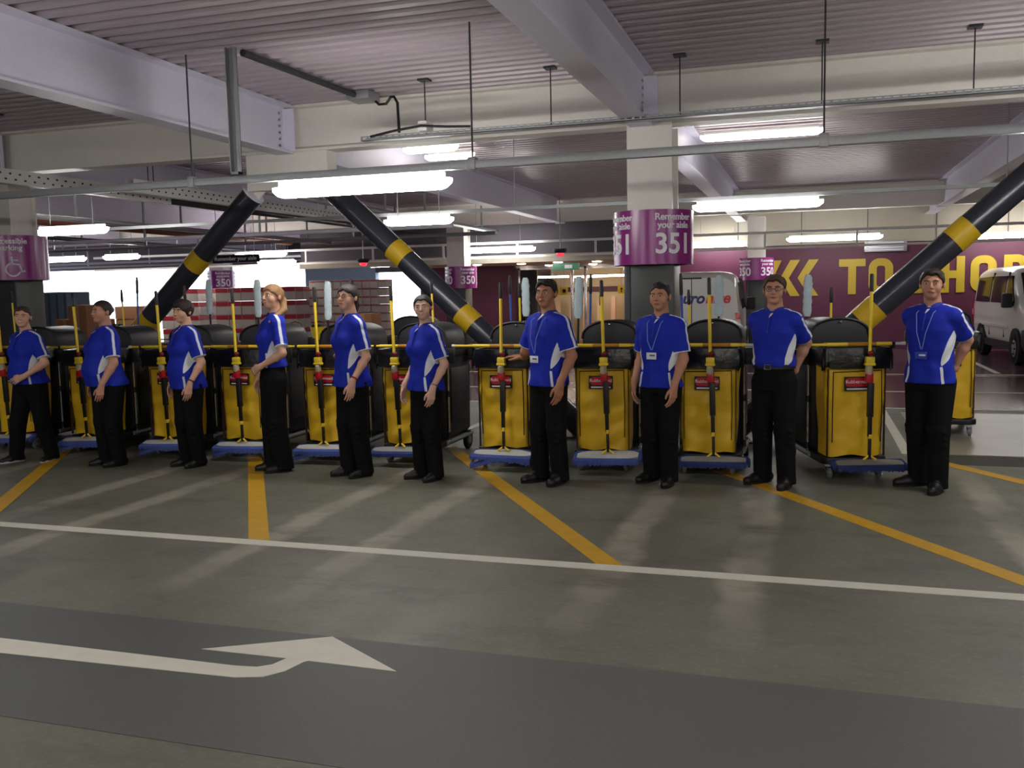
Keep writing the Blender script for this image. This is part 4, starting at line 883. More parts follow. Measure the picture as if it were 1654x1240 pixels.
person('person in blue polo with blue lanyard card, hands behind back, past the last cart', (1498, 788), 1.77, -30, 'm', 1.02, 0, 0, (188, 138, 112), (46, 33, 26), 'short', (20, 0, 0),
       {1: dict(mode='back'), -1: dict(mode='back')}, {1: (0.11, -0.09, 10), -1: (-0.10, 0.03, -40)}, 0.855, badge=(1.08, mat('blue card', (40, 66, 170), 0.4)))
# ================================================================ CLEANING CARTS
m_bag = mat('yellow vinyl bag', (240, 192, 34), 0.5, var=0.08, scale=6, bump=0.5, bscale=7)
m_bagd = mat('dark brown piping', (52, 30, 12), 0.6)
m_hood = mat('charcoal hood plastic', (36, 36, 39), 0.5, var=0.06)
m_liner = mat('black bin liner', (16, 16, 18), 0.3, var=0.2, bump=0.6, bscale=16)
m_cab = mat('grey black cabinet plastic', (40, 40, 43), 0.5)
m_bump = mat('pale grey bumper', (130, 132, 132), 0.5)
m_fr = mat('blue mop yarn', (72, 90, 158), 0.9, var=0.35, scale=40)
m_pad = mat('pale mop pad', (190, 190, 184), 0.85, var=0.1)
m_fluff = mat('pale duster microfibre', (186, 202, 208), 0.95, var=0.12, bump=0.8, bscale=90)
def bag_mesh(seed):
    rs = np.random.RandomState(seed); mb = MB(); rings = []; nz = 14; f1, f2 = rs.rand(2)*6
    def dense(P_, m_=0.045):
        out = []
        for p, q in zip(P_, P_[1:]+P_[:1]):
            k = max(1, int(math.dist(p, q)/m_)); out += [(p[0]+(q[0]-p[0])*j/k, p[1]+(q[1]-p[1])*j/k) for j in range(k)]
        return out
    base = dense(rrect(1.0, 0.62, 0.09, 3)); nz = 20; cr = rs.rand(6)*6
    for i in range(nz+1):
        t = i/nz; z = 0.20+0.77*t; w = 0.465+0.06*t+0.010*math.sin(t*9+f1); dp = (0.30+0.03*t)/0.62; ring = []
        for x, y in base:
            X = x*w; fr = 1 if y < -0.2 else 0.3
            dsp = 0.010*math.sin(X*17+cr[0]+2.2*t)*math.sin(t*8+cr[1])+0.007*math.sin(X*31-t*13+cr[2])*math.sin(t*17+cr[3])+0.006*math.sin(t*26+2*math.sin(X*7+cr[4]))
            ring.append((X, 0.17+y*dp-abs(dsp)*0.3*fr+dsp*fr*0.8, z+0.010*math.sin(X*20+f1)*(i == 0)))
        rings.append(ring)
    return mb.loft(rings)
def make_cart():
    r = empty('cleaning_cart')
    MB().prism(rrect(0.56, 1.16, 0.08, 5, 0, 0.58), 'z', 0.125, 0.185).build('base_platform', m_black, r, bevel=0.012)
    MB().tube([(0.285, 0.35, 0.16), (0.285, 1.06, 0.16), (0.2, 1.175, 0.16), (-0.2, 1.175, 0.16), (-0.285, 1.06, 0.16), (-0.285, 0.35, 0.16)], 0.022, 8).build('bumper', m_bump, r)
    for x in (-0.21, 0.21):
        c = MB().b2((x-0.03, 0.06, 0.10), (x+0.03, 0.13, 0.128)).prism([(0.02, 0.03), (0.065, 0.03), (0.12, 0.11), (0.08, 0.11)], 'x', x-0.026, x-0.018).prism([(0.02, 0.03), (0.065, 0.03), (0.12, 0.11), (0.08, 0.11)], 'x', x+0.018, x+0.026).build('caster', m_chrome, r, smooth=0)
        MB().lathe([(0.02, -0.014), (0.046, -0.014), (0.05, -0.008), (0.05, 0.008), (0.046, 0.014), (0.02, 0.014)], (x, 0.045, 0.05), 'x').build('wheel', m_bump, c); MB().lathe([(0.018, -0.018), (0.018, 0.018)], (x, 0.045, 0.05), 'x', 12).build('axle', m_chrome, c)
    for x in (-0.27, 0.27):
        c = MB().lathe([(0.03, -0.022), (0.09, -0.022), (0.1, -0.012), (0.1, 0.012), (0.09, 0.022), (0.03, 0.022)], (x, 0.98, 0.1), 'x', 24).build('rear_wheel', m_rubber, r); MB().lathe([(0.05, -0.026), (0.05, 0.026)], (x, 0.98, 0.1), 'x', 16).build('hub', m_bump, c)
    bag = bag_mesh(1).build('waste_bag', m_bag, r, smooth=70)
    MB().tube([(-0.205, -0.004, 0.32), (-0.208, -0.012, 0.6), (-0.203, -0.012, 0.925), (0.203, -0.012, 0.935), (0.21, -0.012, 0.62), (0.205, -0.004, 0.32)], 0.005, 6).build('zip_piping', m_bagd, bag)
    MB().b2((-0.245, 0.0, 0.20), (-0.238, 0.03, 0.95)).build('side_seam', m_bagd, bag); MB().b2((0.238, 0.0, 0.20), (0.245, 0.03, 0.95)).build('side_seam', m_bagd, bag)
    lb = MB().b2((-0.115, -0.028, 0.765), (0.105, -0.02, 0.885)).build('label', m_black, r)
    MB().prism(rrect(0.20, 0.075, 0.03, 4, -0.005, 0.838), 'y', -0.031, -0.027).build('red_logo_field', m_red, lb)
    lettering('lettering', 'Rubbermaid', 0.042, m_wtext, lb, (-0.005, -0.033, 0.842), extrude=0.001); MB().b2((-0.095, -0.030, 0.775), (0.085, -0.027, 0.787)).build('white_print_line', m_wtext, lb)
    rim = MB(); rim.loft([[(x, y, z) for x, y in rrect(w, d_, 0.05, 4, 0, 0.17)] for w, d_, z in ((0.555, 0.385, 1.0), (0.575, 0.405, 1.02), (0.575, 0.405, 1.10), (0.545, 0.375, 1.125), (0.50, 0.33, 1.125), (0.50, 0.33, 1.0))] ); rim.build('bag_frame', m_black, r, smooth=50)
    ln = MB(); rings = []
    for q, (w, d_, z, wav) in enumerate(((0.50, 0.33, 1.128, 0), (0.585, 0.415, 1.13, 0.002), (0.605, 0.435, 1.06, 0.008), (0.60, 0.43, 0.965, 0.022))):
        P_ = rrect(w, d_, 0.05, 7, 0, 0.17); rings.append([(x*(1+wav*math.sin(i*1.9)), y+wav*0.5*math.cos(i*2.3), z+wav*1.1*math.sin(i*0.9+1)-0.3*wav*(i % 3)) for i, (x, y) in enumerate(P_)])
    ln.loft(rings, caps=False).build('bin_liner', m_liner, r, smooth=60)
    for x in (-0.285, 0.285):
        p = MB().cyl((x, 0.42, 0.18), (x, 0.42, 1.1), 0.015, 12).build('chrome_post', m_chrome, r)
        for z in (0.2, 0.62, 1.04): MB().cyl((x, 0.42, z), (x, 0.42, z+0.06), 0.021, 12).build('collar', m_black, p)
        MB().b2((x-0.012, -0.03, 1.12), (x+0.012, 0.0, 1.165)).b2((x-0.012, -0.055, 1.128), (x+0.012, -0.03, 1.142)).b2((x-0.012, -0.055, 1.142), (x+0.012, -0.048, 1.175)).build('hook', m_black, r, smooth=0)
    cb = MB(); cb.loft([[(x, y, z) for x, y in rrect(w, d_, 0.05, 4, 0, 0.77)] for w, d_, z in ((0.48, 0.64, 0.185), (0.53, 0.68, 0.22), (0.55, 0.70, 0.95), (0.56, 0.71, 1.0))]); cb = cb.build('cabinet', m_cab, r, smooth=50)
    for x in (-0.276, 0.276): MB().b2((x-0.004, 0.52, 0.34), (x+0.004, 1.02, 0.90)).build('side_panel', m_hood, cb, bevel=0.004)
    MB().loft([[(x, y, z) for x, y in rrect(w, d_, 0.06, 4, 0, 0.77)] for w, d_, z in ((0.56, 0.72, 1.0), (0.58, 0.74, 1.01), (0.58, 0.74, 1.07), (0.52, 0.68, 1.08))]).build('top_tray', m_black, r, smooth=50)
    hd = MB(); prof = [(-0.265, 1.075), (-0.265, 1.20)]+[(0.265*-math.cos(math.radians(a)), 1.20+0.165*math.sin(math.radians(a))**0.8) for a in range(15, 166, 12)]+[(0.265, 1.20), (0.265, 1.075)]
    hd.prism(prof, 'y', 0.44, 0.98); hd = hd.build('hood', m_hood, r, bevel=0.018, smooth=45)
    MB().tube([(p[0]*1.0, 0.44, p[1]) for p in prof[1:-1]], 0.012, 8).build('hood_edge', m_black, hd)
    MB().ball((0, 0.43, 1.335), 0.012).build('rivet', m_chrome, hd)
    MB().b2((-0.36, 0.383, 0.96), (0.36, 0.436, 1.115)).build('tool_rail', m_black, r, bevel=0.008)
    MB().b2((-0.37, 0.99, 0.95), (0.37, 1.09, 1.10)).build('tool_rail', m_black, r, bevel=0.012)
    MB().tube([(-0.27, 1.1, 1.03), (-0.27, 1.24, 1.06), (0.27, 1.24, 1.06), (0.27, 1.1, 1.03)], 0.016, 8).build('push_handle', m_black, r)
    return r
def make_dust_mop():
    """stands just in front of the bag; origin on the floor below the handle"""
    r = empty('dust_mop'); y = -0.105
    MB().tube([(0, y, 1.60), (0, y, 1.605), (0, y, 1.74), (0, y, 1.75)], [0.012, 0.0165, 0.0165, 0.011], 12).build('grip', m_black, r)
    MB().cyl((0, y, 1.08), (0, y, 1.602), 0.0145, 12).build('handle', m_yel, r)
    MB().ball((0.008, y, 1.09), (0.028, 0.025, 0.026)).build('red_collar', mat('dark red plastic', (120, 24, 30), 0.4), r)
    MB().box((0.0, y, 1.03), (0.075, 0.05, 0.06)).box((0, y, 0.995), (0.09, 0.055, 0.025)).build('yellow_clip', m_yel, r, bevel=0.012)
    MB().lathe([(0.02, 0.985), (0.03, 0.975), (0.032, 0.92), (0.026, 0.91)], (-0.005, y, 0)).build('clear_neck', mat('cloudy plastic', (190, 178, 150), 0.3), r)
    MB().box((-0.002, y, 0.882), (0.062, 0.05, 0.085)).build('red_tank', m_red, r, bevel=0.014)
    MB().b2((-0.004, y-0.014, 0.38), (0.028, y+0.014, 0.84)).b2((-0.012, y-0.02, 0.55), (0.036, y+0.02, 0.84)).build('black_shaft', m_black, r, bevel=0.005)
    MB().box((0.014, y, 0.385), (0.03, 0.03, 0.04)).build('yellow_joint', m_yel, r, bevel=0.006)
    MB().b2((0.002, y-0.012, 0.2), (0.026, y+0.012, 0.37)).build('lower_shaft', m_black, r, bevel=0.004)
    MB().tube([(-0.04, y-0.01, 0.185), (-0.012, y-0.005, 0.205), (0.014, y, 0.225), (0.04, y-0.005, 0.205), (0.068, y-0.01, 0.185)], 0.010, 8).build('yoke', m_yel, r)
    return r
def mop_head(bend, m1=m_pad):
    """pad and yarn fringe; bend(x) gives height and tilt"""
    pts = rrect(0.56, 0.13, 0.06, 6, 0.01, -0.125); pad = MB(); nx = 14; rings = []
    for i in range(nx+1):
        x = -0.27+0.56*i/nx; z, ty = bend(x); hw = 0.055*(1-abs(2*i/nx-1)**6*0.5)
        rings.append([(x, -0.125-hw, z-hw*ty), (x, -0.125+hw, z+hw*ty), (x, -0.125+hw, z+hw*ty+0.018), (x, -0.125-hw, z-hw*ty+0.018)])
    pad.loft(rings); fr = MB(); per = []
    for q in range(64): xx = -0.275+0.57*q/63; per += [(xx, -0.183, 0, -1), (xx, -0.067, 0, 1)]
    for q in range(14): yy_ = -0.18+0.11*q/13; per += [(-0.275, yy_, -1, 0), (0.295, yy_, 1, 0)]
    n = len(per)
    for k in range(n):
        x, yy, cx_, cy_ = per[k]
        z, ty = bend(x); z += (yy+0.125)*ty; ox, oy = cx_*0.024, cy_*0.030; a = random.random()
        fr.tube([(x, yy, z+0.014), (x+ox*0.9, yy+oy*0.9, z-0.004), (x+ox+0.01*(a-0.5), yy+oy*1.1, max(0.006, z-0.026-0.014*a))], [0.008, 0.0095, 0.005], 5)
    return pad, fr
bends = [lambda x: (0.150, 0.25), lambda x: (0.158+0.02*x, 0.5), lambda x: (0.135-0.45*max(0, -x-0.08)*0.55, 0.3), lambda x: (0.15-0.9*max(0, -x-0.02)**1.2*0.42-0.10*max(0, x-0.15), 0.45)]
MOPH = []
for b in bends:
    p, f_ = mop_head(b); MOPH.append((p.mesh('mop_pad', m_pad), f_.mesh('yarn_fringe', m_fr, smooth=0)))
def make_pole():
    r = empty('telescopic_pole')
    MB().cyl((-0.30, 0, 0), (0.27, 0, 0), 0.0165, 12).build('outer_tube', m_yel, r); MB().cyl((-0.46, 0, 0), (-0.30, 0, 0), 0.012, 10).build('inner_tube', m_yel, r); MB().cyl((0.27, 0, 0), (0.36, 0, 0), 0.0125, 10).build('inner_tube', m_white, r)
    for x in (-0.47, 0.37): MB().cyl((x-0.015, 0, 0), (x+0.015, 0, 0), 0.015, 10).build('white_tip', m_white, r)
    MB().cyl((-0.1, 0, 0), (0.14, 0, 0), 0.0169, 12).build('printed_sleeve', mat('brown print on yellow', (190, 130, 30), 0.5), r)
    return r
def make_duster():
    r = empty('flat_duster'); mb = MB(); rings = []
    for i in range(15):
        t = i/14; z = 0.42+0.40*t; w = 0.042*(1-max(0, (t-0.85)/0.15)**2*0.5)*(0.75 if i == 0 else 1)+0.003*math.sin(i*4.1); rings.append([(w*math.cos(a)+0.002*math.sin(i*3+j), 0.016*math.sin(a), z) for j, a in enumerate(np.linspace(0, 2*math.pi, 14, endpoint=False))])
    mb.loft(rings).build('microfibre_sleeve', m_fluff, r, smooth=80); MB().cyl((0, 0, 0), (0, 0, 0.44), 0.011, 8).build('stem', m_black, r)
    return r
def make_handle(name, m, top, grip):
    r = empty(name); MB().cyl((0, 0, 0), (0, 0, top-grip+0.005), 0.0115, 10).build('shaft', m, r); MB().tube([(0, 0, top-grip), (0, 0, top-grip+0.02), (0, 0, top-0.05), (0, 0, top)], [0.013, 0.017, 0.0165, 0.010], 10).build('grip', m_black, r)
    return r
PROTO = {'duster': make_duster(), 'blue': make_handle('mop_pole', m_blue, 0.82, 0.20), 'yellow': make_handle('broom_pole', m_yel, 0.66, 0.15), 'black': make_handle('grip_pole', m_black, 0.80, 0.15)}
cart0, mop0, pole0 = make_cart(), make_dust_mop(), make_pole()
used = set()
def inst(proto):
    if proto.name in used: return copy_tree(proto)
    used.add(proto.name); return proto
who = ['by the wheelchair sign column', 'beside the side-on loose polo', 'beside the dark wristband', 'beside the flared trousers', 'beside the red wristband',
       'beside the pale bracelet', 'with a hand on its rim', 'between two white badges', 'before the lettered van', 'turned black side out']
# x, front y, turn, mop bend, mop dx, mop lift tilt, pole dx, rear tools (kind, photo x, photo top y)
carts = [(-8.56, 8.20, 6, 0, 0.0, 0, [('yellow', 20, 470)]),
         (-7.52, 8.20, 4, 2, 0.03, 0, [('yellow', 197, 468), ('blue', 215, 448)]),
         (-6.46, 8.20, 3, 2, 0.03, 0, [('black', 300, 462, .41), ('duster', 334, 452)]),
         (-5.58, 8.22, 2, 2, 0.04, 0.02, [('duster', 414, 452, .41)]),
         (-4.60, 8.22, 2, 2, 0.0, 0, [('duster', 526, 455, .41), ('black', 567, 450)]),
         (-3.74, 8.24, 0, 0, -0.03, 0, [('yellow', 698, 452)]),
         (-2.74, 8.24, -1, 3, 0.02, 0, [('blue', 825, 445), ('yellow', 838, 458), ('duster', 849, 449)]),
         (-1.79, 8.26, 2, 1, 0.06, 0.01, [('duster', 931, 447, .41), ('blue', 950, 443), ('yellow', 968, 470)]),
         (-0.84, 8.28, 0, 0, 0.05, 0.02, [('blue', 1104, 442, .41), ('yellow', 1115, 468), ('duster', 1160, 445)]),
         (0.40, 8.36, 17, 0, 0.06, 0.02, [('duster', 1302, 444), ('yellow', 1343, 464)])]
for i, (x, y, rz, bi, dx, lift, tools) in enumerate(carts):
    a = math.radians(rz); Rr = Matrix.Rotation(a, 3, 'Z')
    c = inst(cart0); c.location = (x, y, 0); c.rotation_euler.z = a; tag(c, 'yellow-bagged black cleaning cart '+who[i], 'cart', 'row of cleaning carts')
    if i % 3: 
        for ch in c.children:
            if ch.name.startswith('waste_bag'): ch.data = bag_mesh(2+i).mesh('waste_bag', m_bag, smooth=70)
    m = inst(mop0); o = Rr @ Vec((dx, 0, 0)); m.location = (x+o.x, y+o.y, 0); m.rotation_euler = (0, math.radians((-1.5, -2, -1.5, -1, -1, -1.5, 0.6, -1.2, -1.0, 0.4)[i]), a); tag(m, 'blue-fringed dust mop with yellow handle on the cart '+who[i], 'mop', 'dust mops propped on the carts')
    pd, fr = MOPH[bi]; po = link(bpy.data.objects.new('mop_pad', pd), m); link(bpy.data.objects.new('yarn_fringe', fr), po)['kind'] = 'stuff'
    p = inst(pole0); o = Rr @ Vec((0.0+0.03*(i % 3), -0.042, 1.175)); p.location = (x+o.x, y+o.y, 1.162); p.rotation_euler.z = a; tag(p, 'yellow telescopic pole lying across the cart '+who[i], 'pole', 'poles across the carts')
    for k, (kind, px, py, *dy_) in enumerate(tools):
        q = at(px, py, y+(dy_[0] if dy_ else 1.02)); t = inst(PROTO[kind]); H_ = {'duster': 0.82, 'blue': 0.82, 'yellow': 0.66, 'black': 0.80}[kind]
        t.location = (q.x, q.y+(0 if dy_ else 0.03*(k % 2)), q.z-H_*0.995); t.rotation_euler = (0, math.radians(random.uniform(-2, 2)), a)
        tag(t, {'duster': 'pale flat duster', 'blue': 'blue pole with black grip', 'yellow': 'short yellow pole with black grip', 'black': 'black pole'}[kind]+' standing in the cart '+who[i], {'duster': 'duster'}.get(kind, 'pole'), 'tools standing in the carts')
# carts parked behind the row (no mop in front)
bgc = []
who2 = ['standing behind the person with the blue lanyard card', 'parked behind the side-on person with flared trousers', 'parked behind the person in glasses']
for (x, y, rz), wh in zip(((1.47, 10.95, 0), (-6.45, 10.3, 8), (-5.0, 10.9, 5)), who2):
    c = copy_tree(cart0); c.location = (x, y, 0); c.rotation_euler.z = math.radians(rz); bgc.append(c); tag(c, 'yellow-bagged cleaning cart '+wh, 'cart', 'cleaning carts parked behind the row')
# grey cabinet trolleys behind the left of the row
def make_trolley():
    r = empty('laundry_trolley')
    MB().prism(rrect(0.62, 1.0, 0.06, 4, 0, 0.5), 'z', 0.16, 0.22).build('base', m_black, r, bevel=0.01)
    MB().loft([[(x, y, z) for x, y in rrect(w, d_, 0.06, 4, 0, 0.5)] for w, d_, z in ((0.54, 0.88, 0.22), (0.58, 0.92, 0.5), (0.60, 0.96, 0.98), (0.63, 0.99, 1.02), (0.60, 0.96, 1.04))]).build('grey_sack', mat('grey sack cloth', (74, 72, 74), 0.8, bump=0.6, bscale=9), r, smooth=60)
    MB().tube([(-0.3, 0.02, 0.22), (-0.3, 0.02, 1.1), (0.3, 0.02, 1.1), (0.3, 0.02, 0.22)], 0.014, 8).build('frame', m_chrome, r)
    for x in (-0.24, 0.24):
        for y in (0.1, 0.9): MB().lathe([(0.02, -0.02), (0.075, -0.02), (0.08, 0), (0.075, 0.02), (0.02, 0.02)], (x, y, 0.08), 'x').build('wheel', m_rubber, r); MB().b2((x-0.03, y-0.02, 0.08), (x+0.03, y+0.02, 0.17)).build('fork', m_galv, r)
    return r
tr = make_trolley()
for k, (x, y) in enumerate(((-9.6, 9.0), (-8.75, 10.9), (-7.6, 9.75))):
    t = tr if k == 0 else copy_tree(tr); t.location = (x, y, 0); t.rotation_euler.z = math.radians((8, -5, 3)[k]); tag(t, ('grey sack trolley beside the wheelchair sign column', 'grey sack trolley beyond the striped bag', 'grey sack trolley beside the yellow printed box')[k], 'trolley', 'grey sack trolleys')
# things lying on and behind the carts
b = empty('printed_box', (-7.15, 9.62, 1.05)); tag(b, 'flat yellow box with dark print on the grey sack trolley', 'box')
MB().box((0, 0, 0.045), (0.5, 0.3, 0.09)).build('carton', m_yel, b, bevel=0.006)
lettering('lettering', 'CONNYE', 0.05, m_bagd, b, (0.02, -0.152, 0.05))
b = empty('striped_bag', (-8.4, 9.72, 0)); tag(b, 'black and white zebra striped bag under the brace end', 'bag')
def zebra():
    m = bpy.data.materials.new('zebra cloth'); m.use_nodes = True; N = m.node_tree.nodes; L = m.node_tree.links
    tc = N.new('ShaderNodeTexCoord'); wv = N.new('ShaderNodeTexWave'); wv.inputs['Scale'].default_value = 9; wv.inputs['Distortion'].default_value = 5; wv.inputs['Detail'].default_value = 2
    L.new(tc.outputs['Object'], wv.inputs['Vector']); gr = N.new('ShaderNodeMath'); gr.operation = 'GREATER_THAN'; gr.inputs[1].default_value = 0.5; L.new(wv.outputs['Fac'], gr.inputs[0])
    mx = N.new('ShaderNodeMix'); mx.data_type = 'RGBA'; mx.inputs[6].default_value = (0.012, 0.012, 0.013, 1); mx.inputs[7].default_value = (0.55, 0.53, 0.5, 1); L.new(gr.outputs[0], mx.inputs[0]); L.new(mx.outputs[2], N['Principled BSDF'].inputs['Base Color']); N['Principled BSDF'].inputs['Roughness'].default_value = 0.8
    return m
mb = MB(); mb.loft([[(x*(1+0.05*math.sin(i*1.7+q)), y, z) for i, (x, y) in enumerate(rrect(w, d_, 0.09, 5))] for q, (w, d_, z) in enumerate(((0.40, 0.30, 0.93), (0.5, 0.36, 1.0), (0.48, 0.34, 1.15), (0.30, 0.22, 1.30), (0.12, 0.1, 1.36)))]); mb.build('sack', zebra(), b, smooth=80)
MB().prism(rrect(0.5, 0.4, 0.04, 4), 'z', 0.0, 0.932).build('stand', m_cab, b, bevel=0.01)
bx = mat('brown cardboard', (150, 104, 72), 0.8, var=0.1)
for k, (px, py, Y, w_, h_) in enumerate(((139, 545, 11.6, 0.34, 0.50), (118, 552, 11.9, 0.36, 0.36), (162, 552, 11.9, 0.36, 0.36), (595, 545, 11.2, 0.26, 0.32))):
    q = at(px, py, Y); b = empty('cardboard_box', (q.x, q.y, q.z)); tag(b, ('tall brown cardboard box between two seen heads', 'low brown cardboard box beside the tall one', 'low brown cardboard box leaning by the side-on person', 'brown cardboard box on a chrome stand behind the glasses wearer')[k], 'box')
    MB().b2((-w_/2, -0.15, 0), (w_/2, 0.15, h_)).build('carton', bx, b, bevel=0.004); MB().b2((-0.03, -0.153, 0.02), (0.03, 0.153, h_+0.003)).build('tape', mat('parcel tape', (176, 140, 96), 0.4), b)
    st = MB()
    for sx in (-1, 1):
        for sy in (-0.12, 0.12): st.cyl((sx*w_*0.4, sy, -q.z), (sx*w_*0.4, sy, 0), 0.012, 8)
    st.b2((-w_/2, -0.15, -0.02), (w_/2, 0.15, 0)); st.build('stand', m_chrome, b)
b = empty('roll_container', tuple(at(110, 552, 14.5)[:2])+(0,)); tag(b, 'dark slate blue roll container against the daylight', 'container')
MB().b2((-0.32, -0.3, 0.2), (0.32, 0.3, 1.84)).build('body', mat('slate blue plastic', (66, 80, 96), 0.6), b, bevel=0.02)
for k in range(4): MB().b2((-0.3+k*0.19, -0.32, 0.25), (-0.27+k*0.19, -0.30, 1.8)).build('rib', m_dark, b)
for x in (-0.25, 0.25): MB().lathe([(0.02, -0.02), (0.1, -0.02), (0.1, 0.02), (0.02, 0.02)], (x, -0.2, 0.1), 'x').build('wheel', m_rubber, b); MB().lathe([(0.02, -0.02), (0.1, -0.02), (0.1, 0.02), (0.02, 0.02)], (x, 0.2, 0.1), 'x').build('wheel', m_rubber, b); MB().b2((x-0.04, -0.24, 0.1), (x+0.04, 0.24, 0.21)).build('fork', m_dark, b)
# yellow mop buckets
hid = bpy.data.objects
for ch in list(bgc[1].children):
    if ch.name.startswith('hood'):
        for g_ in list(ch.children): bpy.data.objects.remove(g_)
        bpy.data.objects.remove(ch)
for k, loc_ in enumerate(((-6.55, 10.95, 1.081), (-6.27, 11.1, 1.081))):
    b = empty('mop_bucket', loc_); tag(b, ('yellow mop bucket on the hoodless cart behind the flared trousers', 'yellow mop bucket with black wringer on the hoodless cart')[k], 'bucket')
    MB().lathe([(0.09, 0), (0.12, 0.16), (0.13, 0.165), (0.12, 0.17), (0.1, 0.15)]).build('pail', m_yel, b); MB().tube([(-0.12, 0, 0.16), (-0.08, 0, 0.22), (0, 0, 0.245), (0.08, 0, 0.22), (0.12, 0, 0.16)], 0.006, 6).build('bail_handle', m_black, b)
    if k: MB().b2((-0.07, -0.1, 0.12), (0.07, 0.08, 0.2)).build('wringer', m_black, b, bevel=0.02)
# black tall frame trolley seen between two people
r = empty('frame_trolley', (-4.45, 10.75, 0)); tag(r, 'black T-shaped steel frame trolley on castors behind the smiling person', 'trolley')
MB().b2((0.03, -0.03, 0.2), (0.09, 0.03, 1.14)).build('upright', m_black, r, bevel=0.005); MB().b2((-0.5, -0.03, 1.1), (0.16, 0.03, 1.17)).build('top_bar', m_black, r, bevel=0.01)
MB().b2((-0.5, -0.04, 0.16), (0.34, 0.04, 0.22)).b2((-0.04, -0.4, 0.16), (0.04, 0.4, 0.22)).build('base_frame', m_black, r, bevel=0.006)
for x, y in ((0.3, 0), (-0.46, 0), (0, -0.36), (0, 0.36)): MB().lathe([(0.02, -0.018), (0.075, -0.018), (0.075, 0.018), (0.02, 0.018)], (x, y, 0.075), 'x').build('castor', m_rubber, r); MB().b2((x-0.025, y-0.02, 0.075), (x+0.025, y+0.02, 0.165)).build('fork', m_black, r)
MB().b2((-0.28, -0.12, 0.62), (-0.08, 0.12, 0.84)).build('hanging_pouch', m_black, r, bevel=0.02); MB().b2((-0.19, -0.02, 0.82), (-0.15, 0.02, 1.12)).build('strap', mat('tan strap', (150, 100, 50), 0.7), r)
# ================================================================ STACKED GOODS
m_pack = mat('white shrink-wrapped packs', (202, 194, 184), 0.35, var=0.12, scale=14)
m_pred = mat('red pack print', (176, 44, 58), 0.4, var=0.1)
m_wood = mat('pallet wood', (150, 118, 84), 0.8)
def carton_mesh(w, d_, h, red, m_a=m_pack):
    mb = MB(); mb.b2((-w/2+0.004, -d_/2+0.004, 0.002), (w/2-0.004, d_/2-0.004, h*(1-red))); mb.mi = 1; mb.b2((-w/2+0.002, -d_/2+0.002, h*(1-red)), (w/2-0.002, d_/2-0.002, h-0.004)); mb.mi = 0
    return mb.mesh('carton', [m_a, m_pred], bevel=0.008, seg=1)
big = carton_mesh(0.40, 0.40, 0.36, 0.38); small = carton_mesh(0.24, 0.40, 0.215, 0.22); brown = carton_mesh(0.40, 0.40, 0.34, 0.0, bx)
def pallet(x, y, rows, tiers, me, w, h, label, deep=2):
    r = empty('goods_pallet', (x, y, 0)); tag(r, label, 'pallet', None)
    mb = MB(); W2 = rows*w/2
    for k in range(6): mb.b2((-W2, -0.4+k*0.15, 0.11), (W2, -0.3+k*0.15, 0.13))
    for s_ in (-W2+0.05, 0, W2-0.05): mb.b2((s_-0.05, -0.4, 0), (s_+0.05, 0.45, 0.11))
    mb.build('pallet_base', m_wood, r, smooth=0)
    for t in range(tiers):
        for i in range(rows):
            for j in range(deep):
                o = bpy.data.objects.new('carton', me); o.location = (-W2+w*(i+0.5)+random.uniform(-.008, .008), -0.2+j*0.40+random.uniform(-.008, .008), 0.13+h*t); link(o, r)
    return r
pallet(-16.2, 21.6, 3, 5, big, 0.40, 0.36, 'stack of red-topped white packs beside the drum sign 350', 2)
pallet(-14.6, 21.8, 3, 5, big, 0.40, 0.36, 'stack of red-topped white packs between two other stacks', 2)
pallet(-13.35, 21.8, 3, 5, big, 0.40, 0.36, 'stack of red-topped white packs behind the side-on person with flared trousers', 2)
pallet(-12.1, 22.4, 5, 9, small, 0.24, 0.215, 'stack of small white multipacks behind the person in glasses', 1)
pallet(-11.0, 22.6, 4, 9, small, 0.24, 0.215, 'stack of small white multipacks beside the daylit doorway', 1)
pallet(-17.6, 21.2, 2, 4, brown, 0.40, 0.34, 'stack of brown cartons under the brace end', 2)
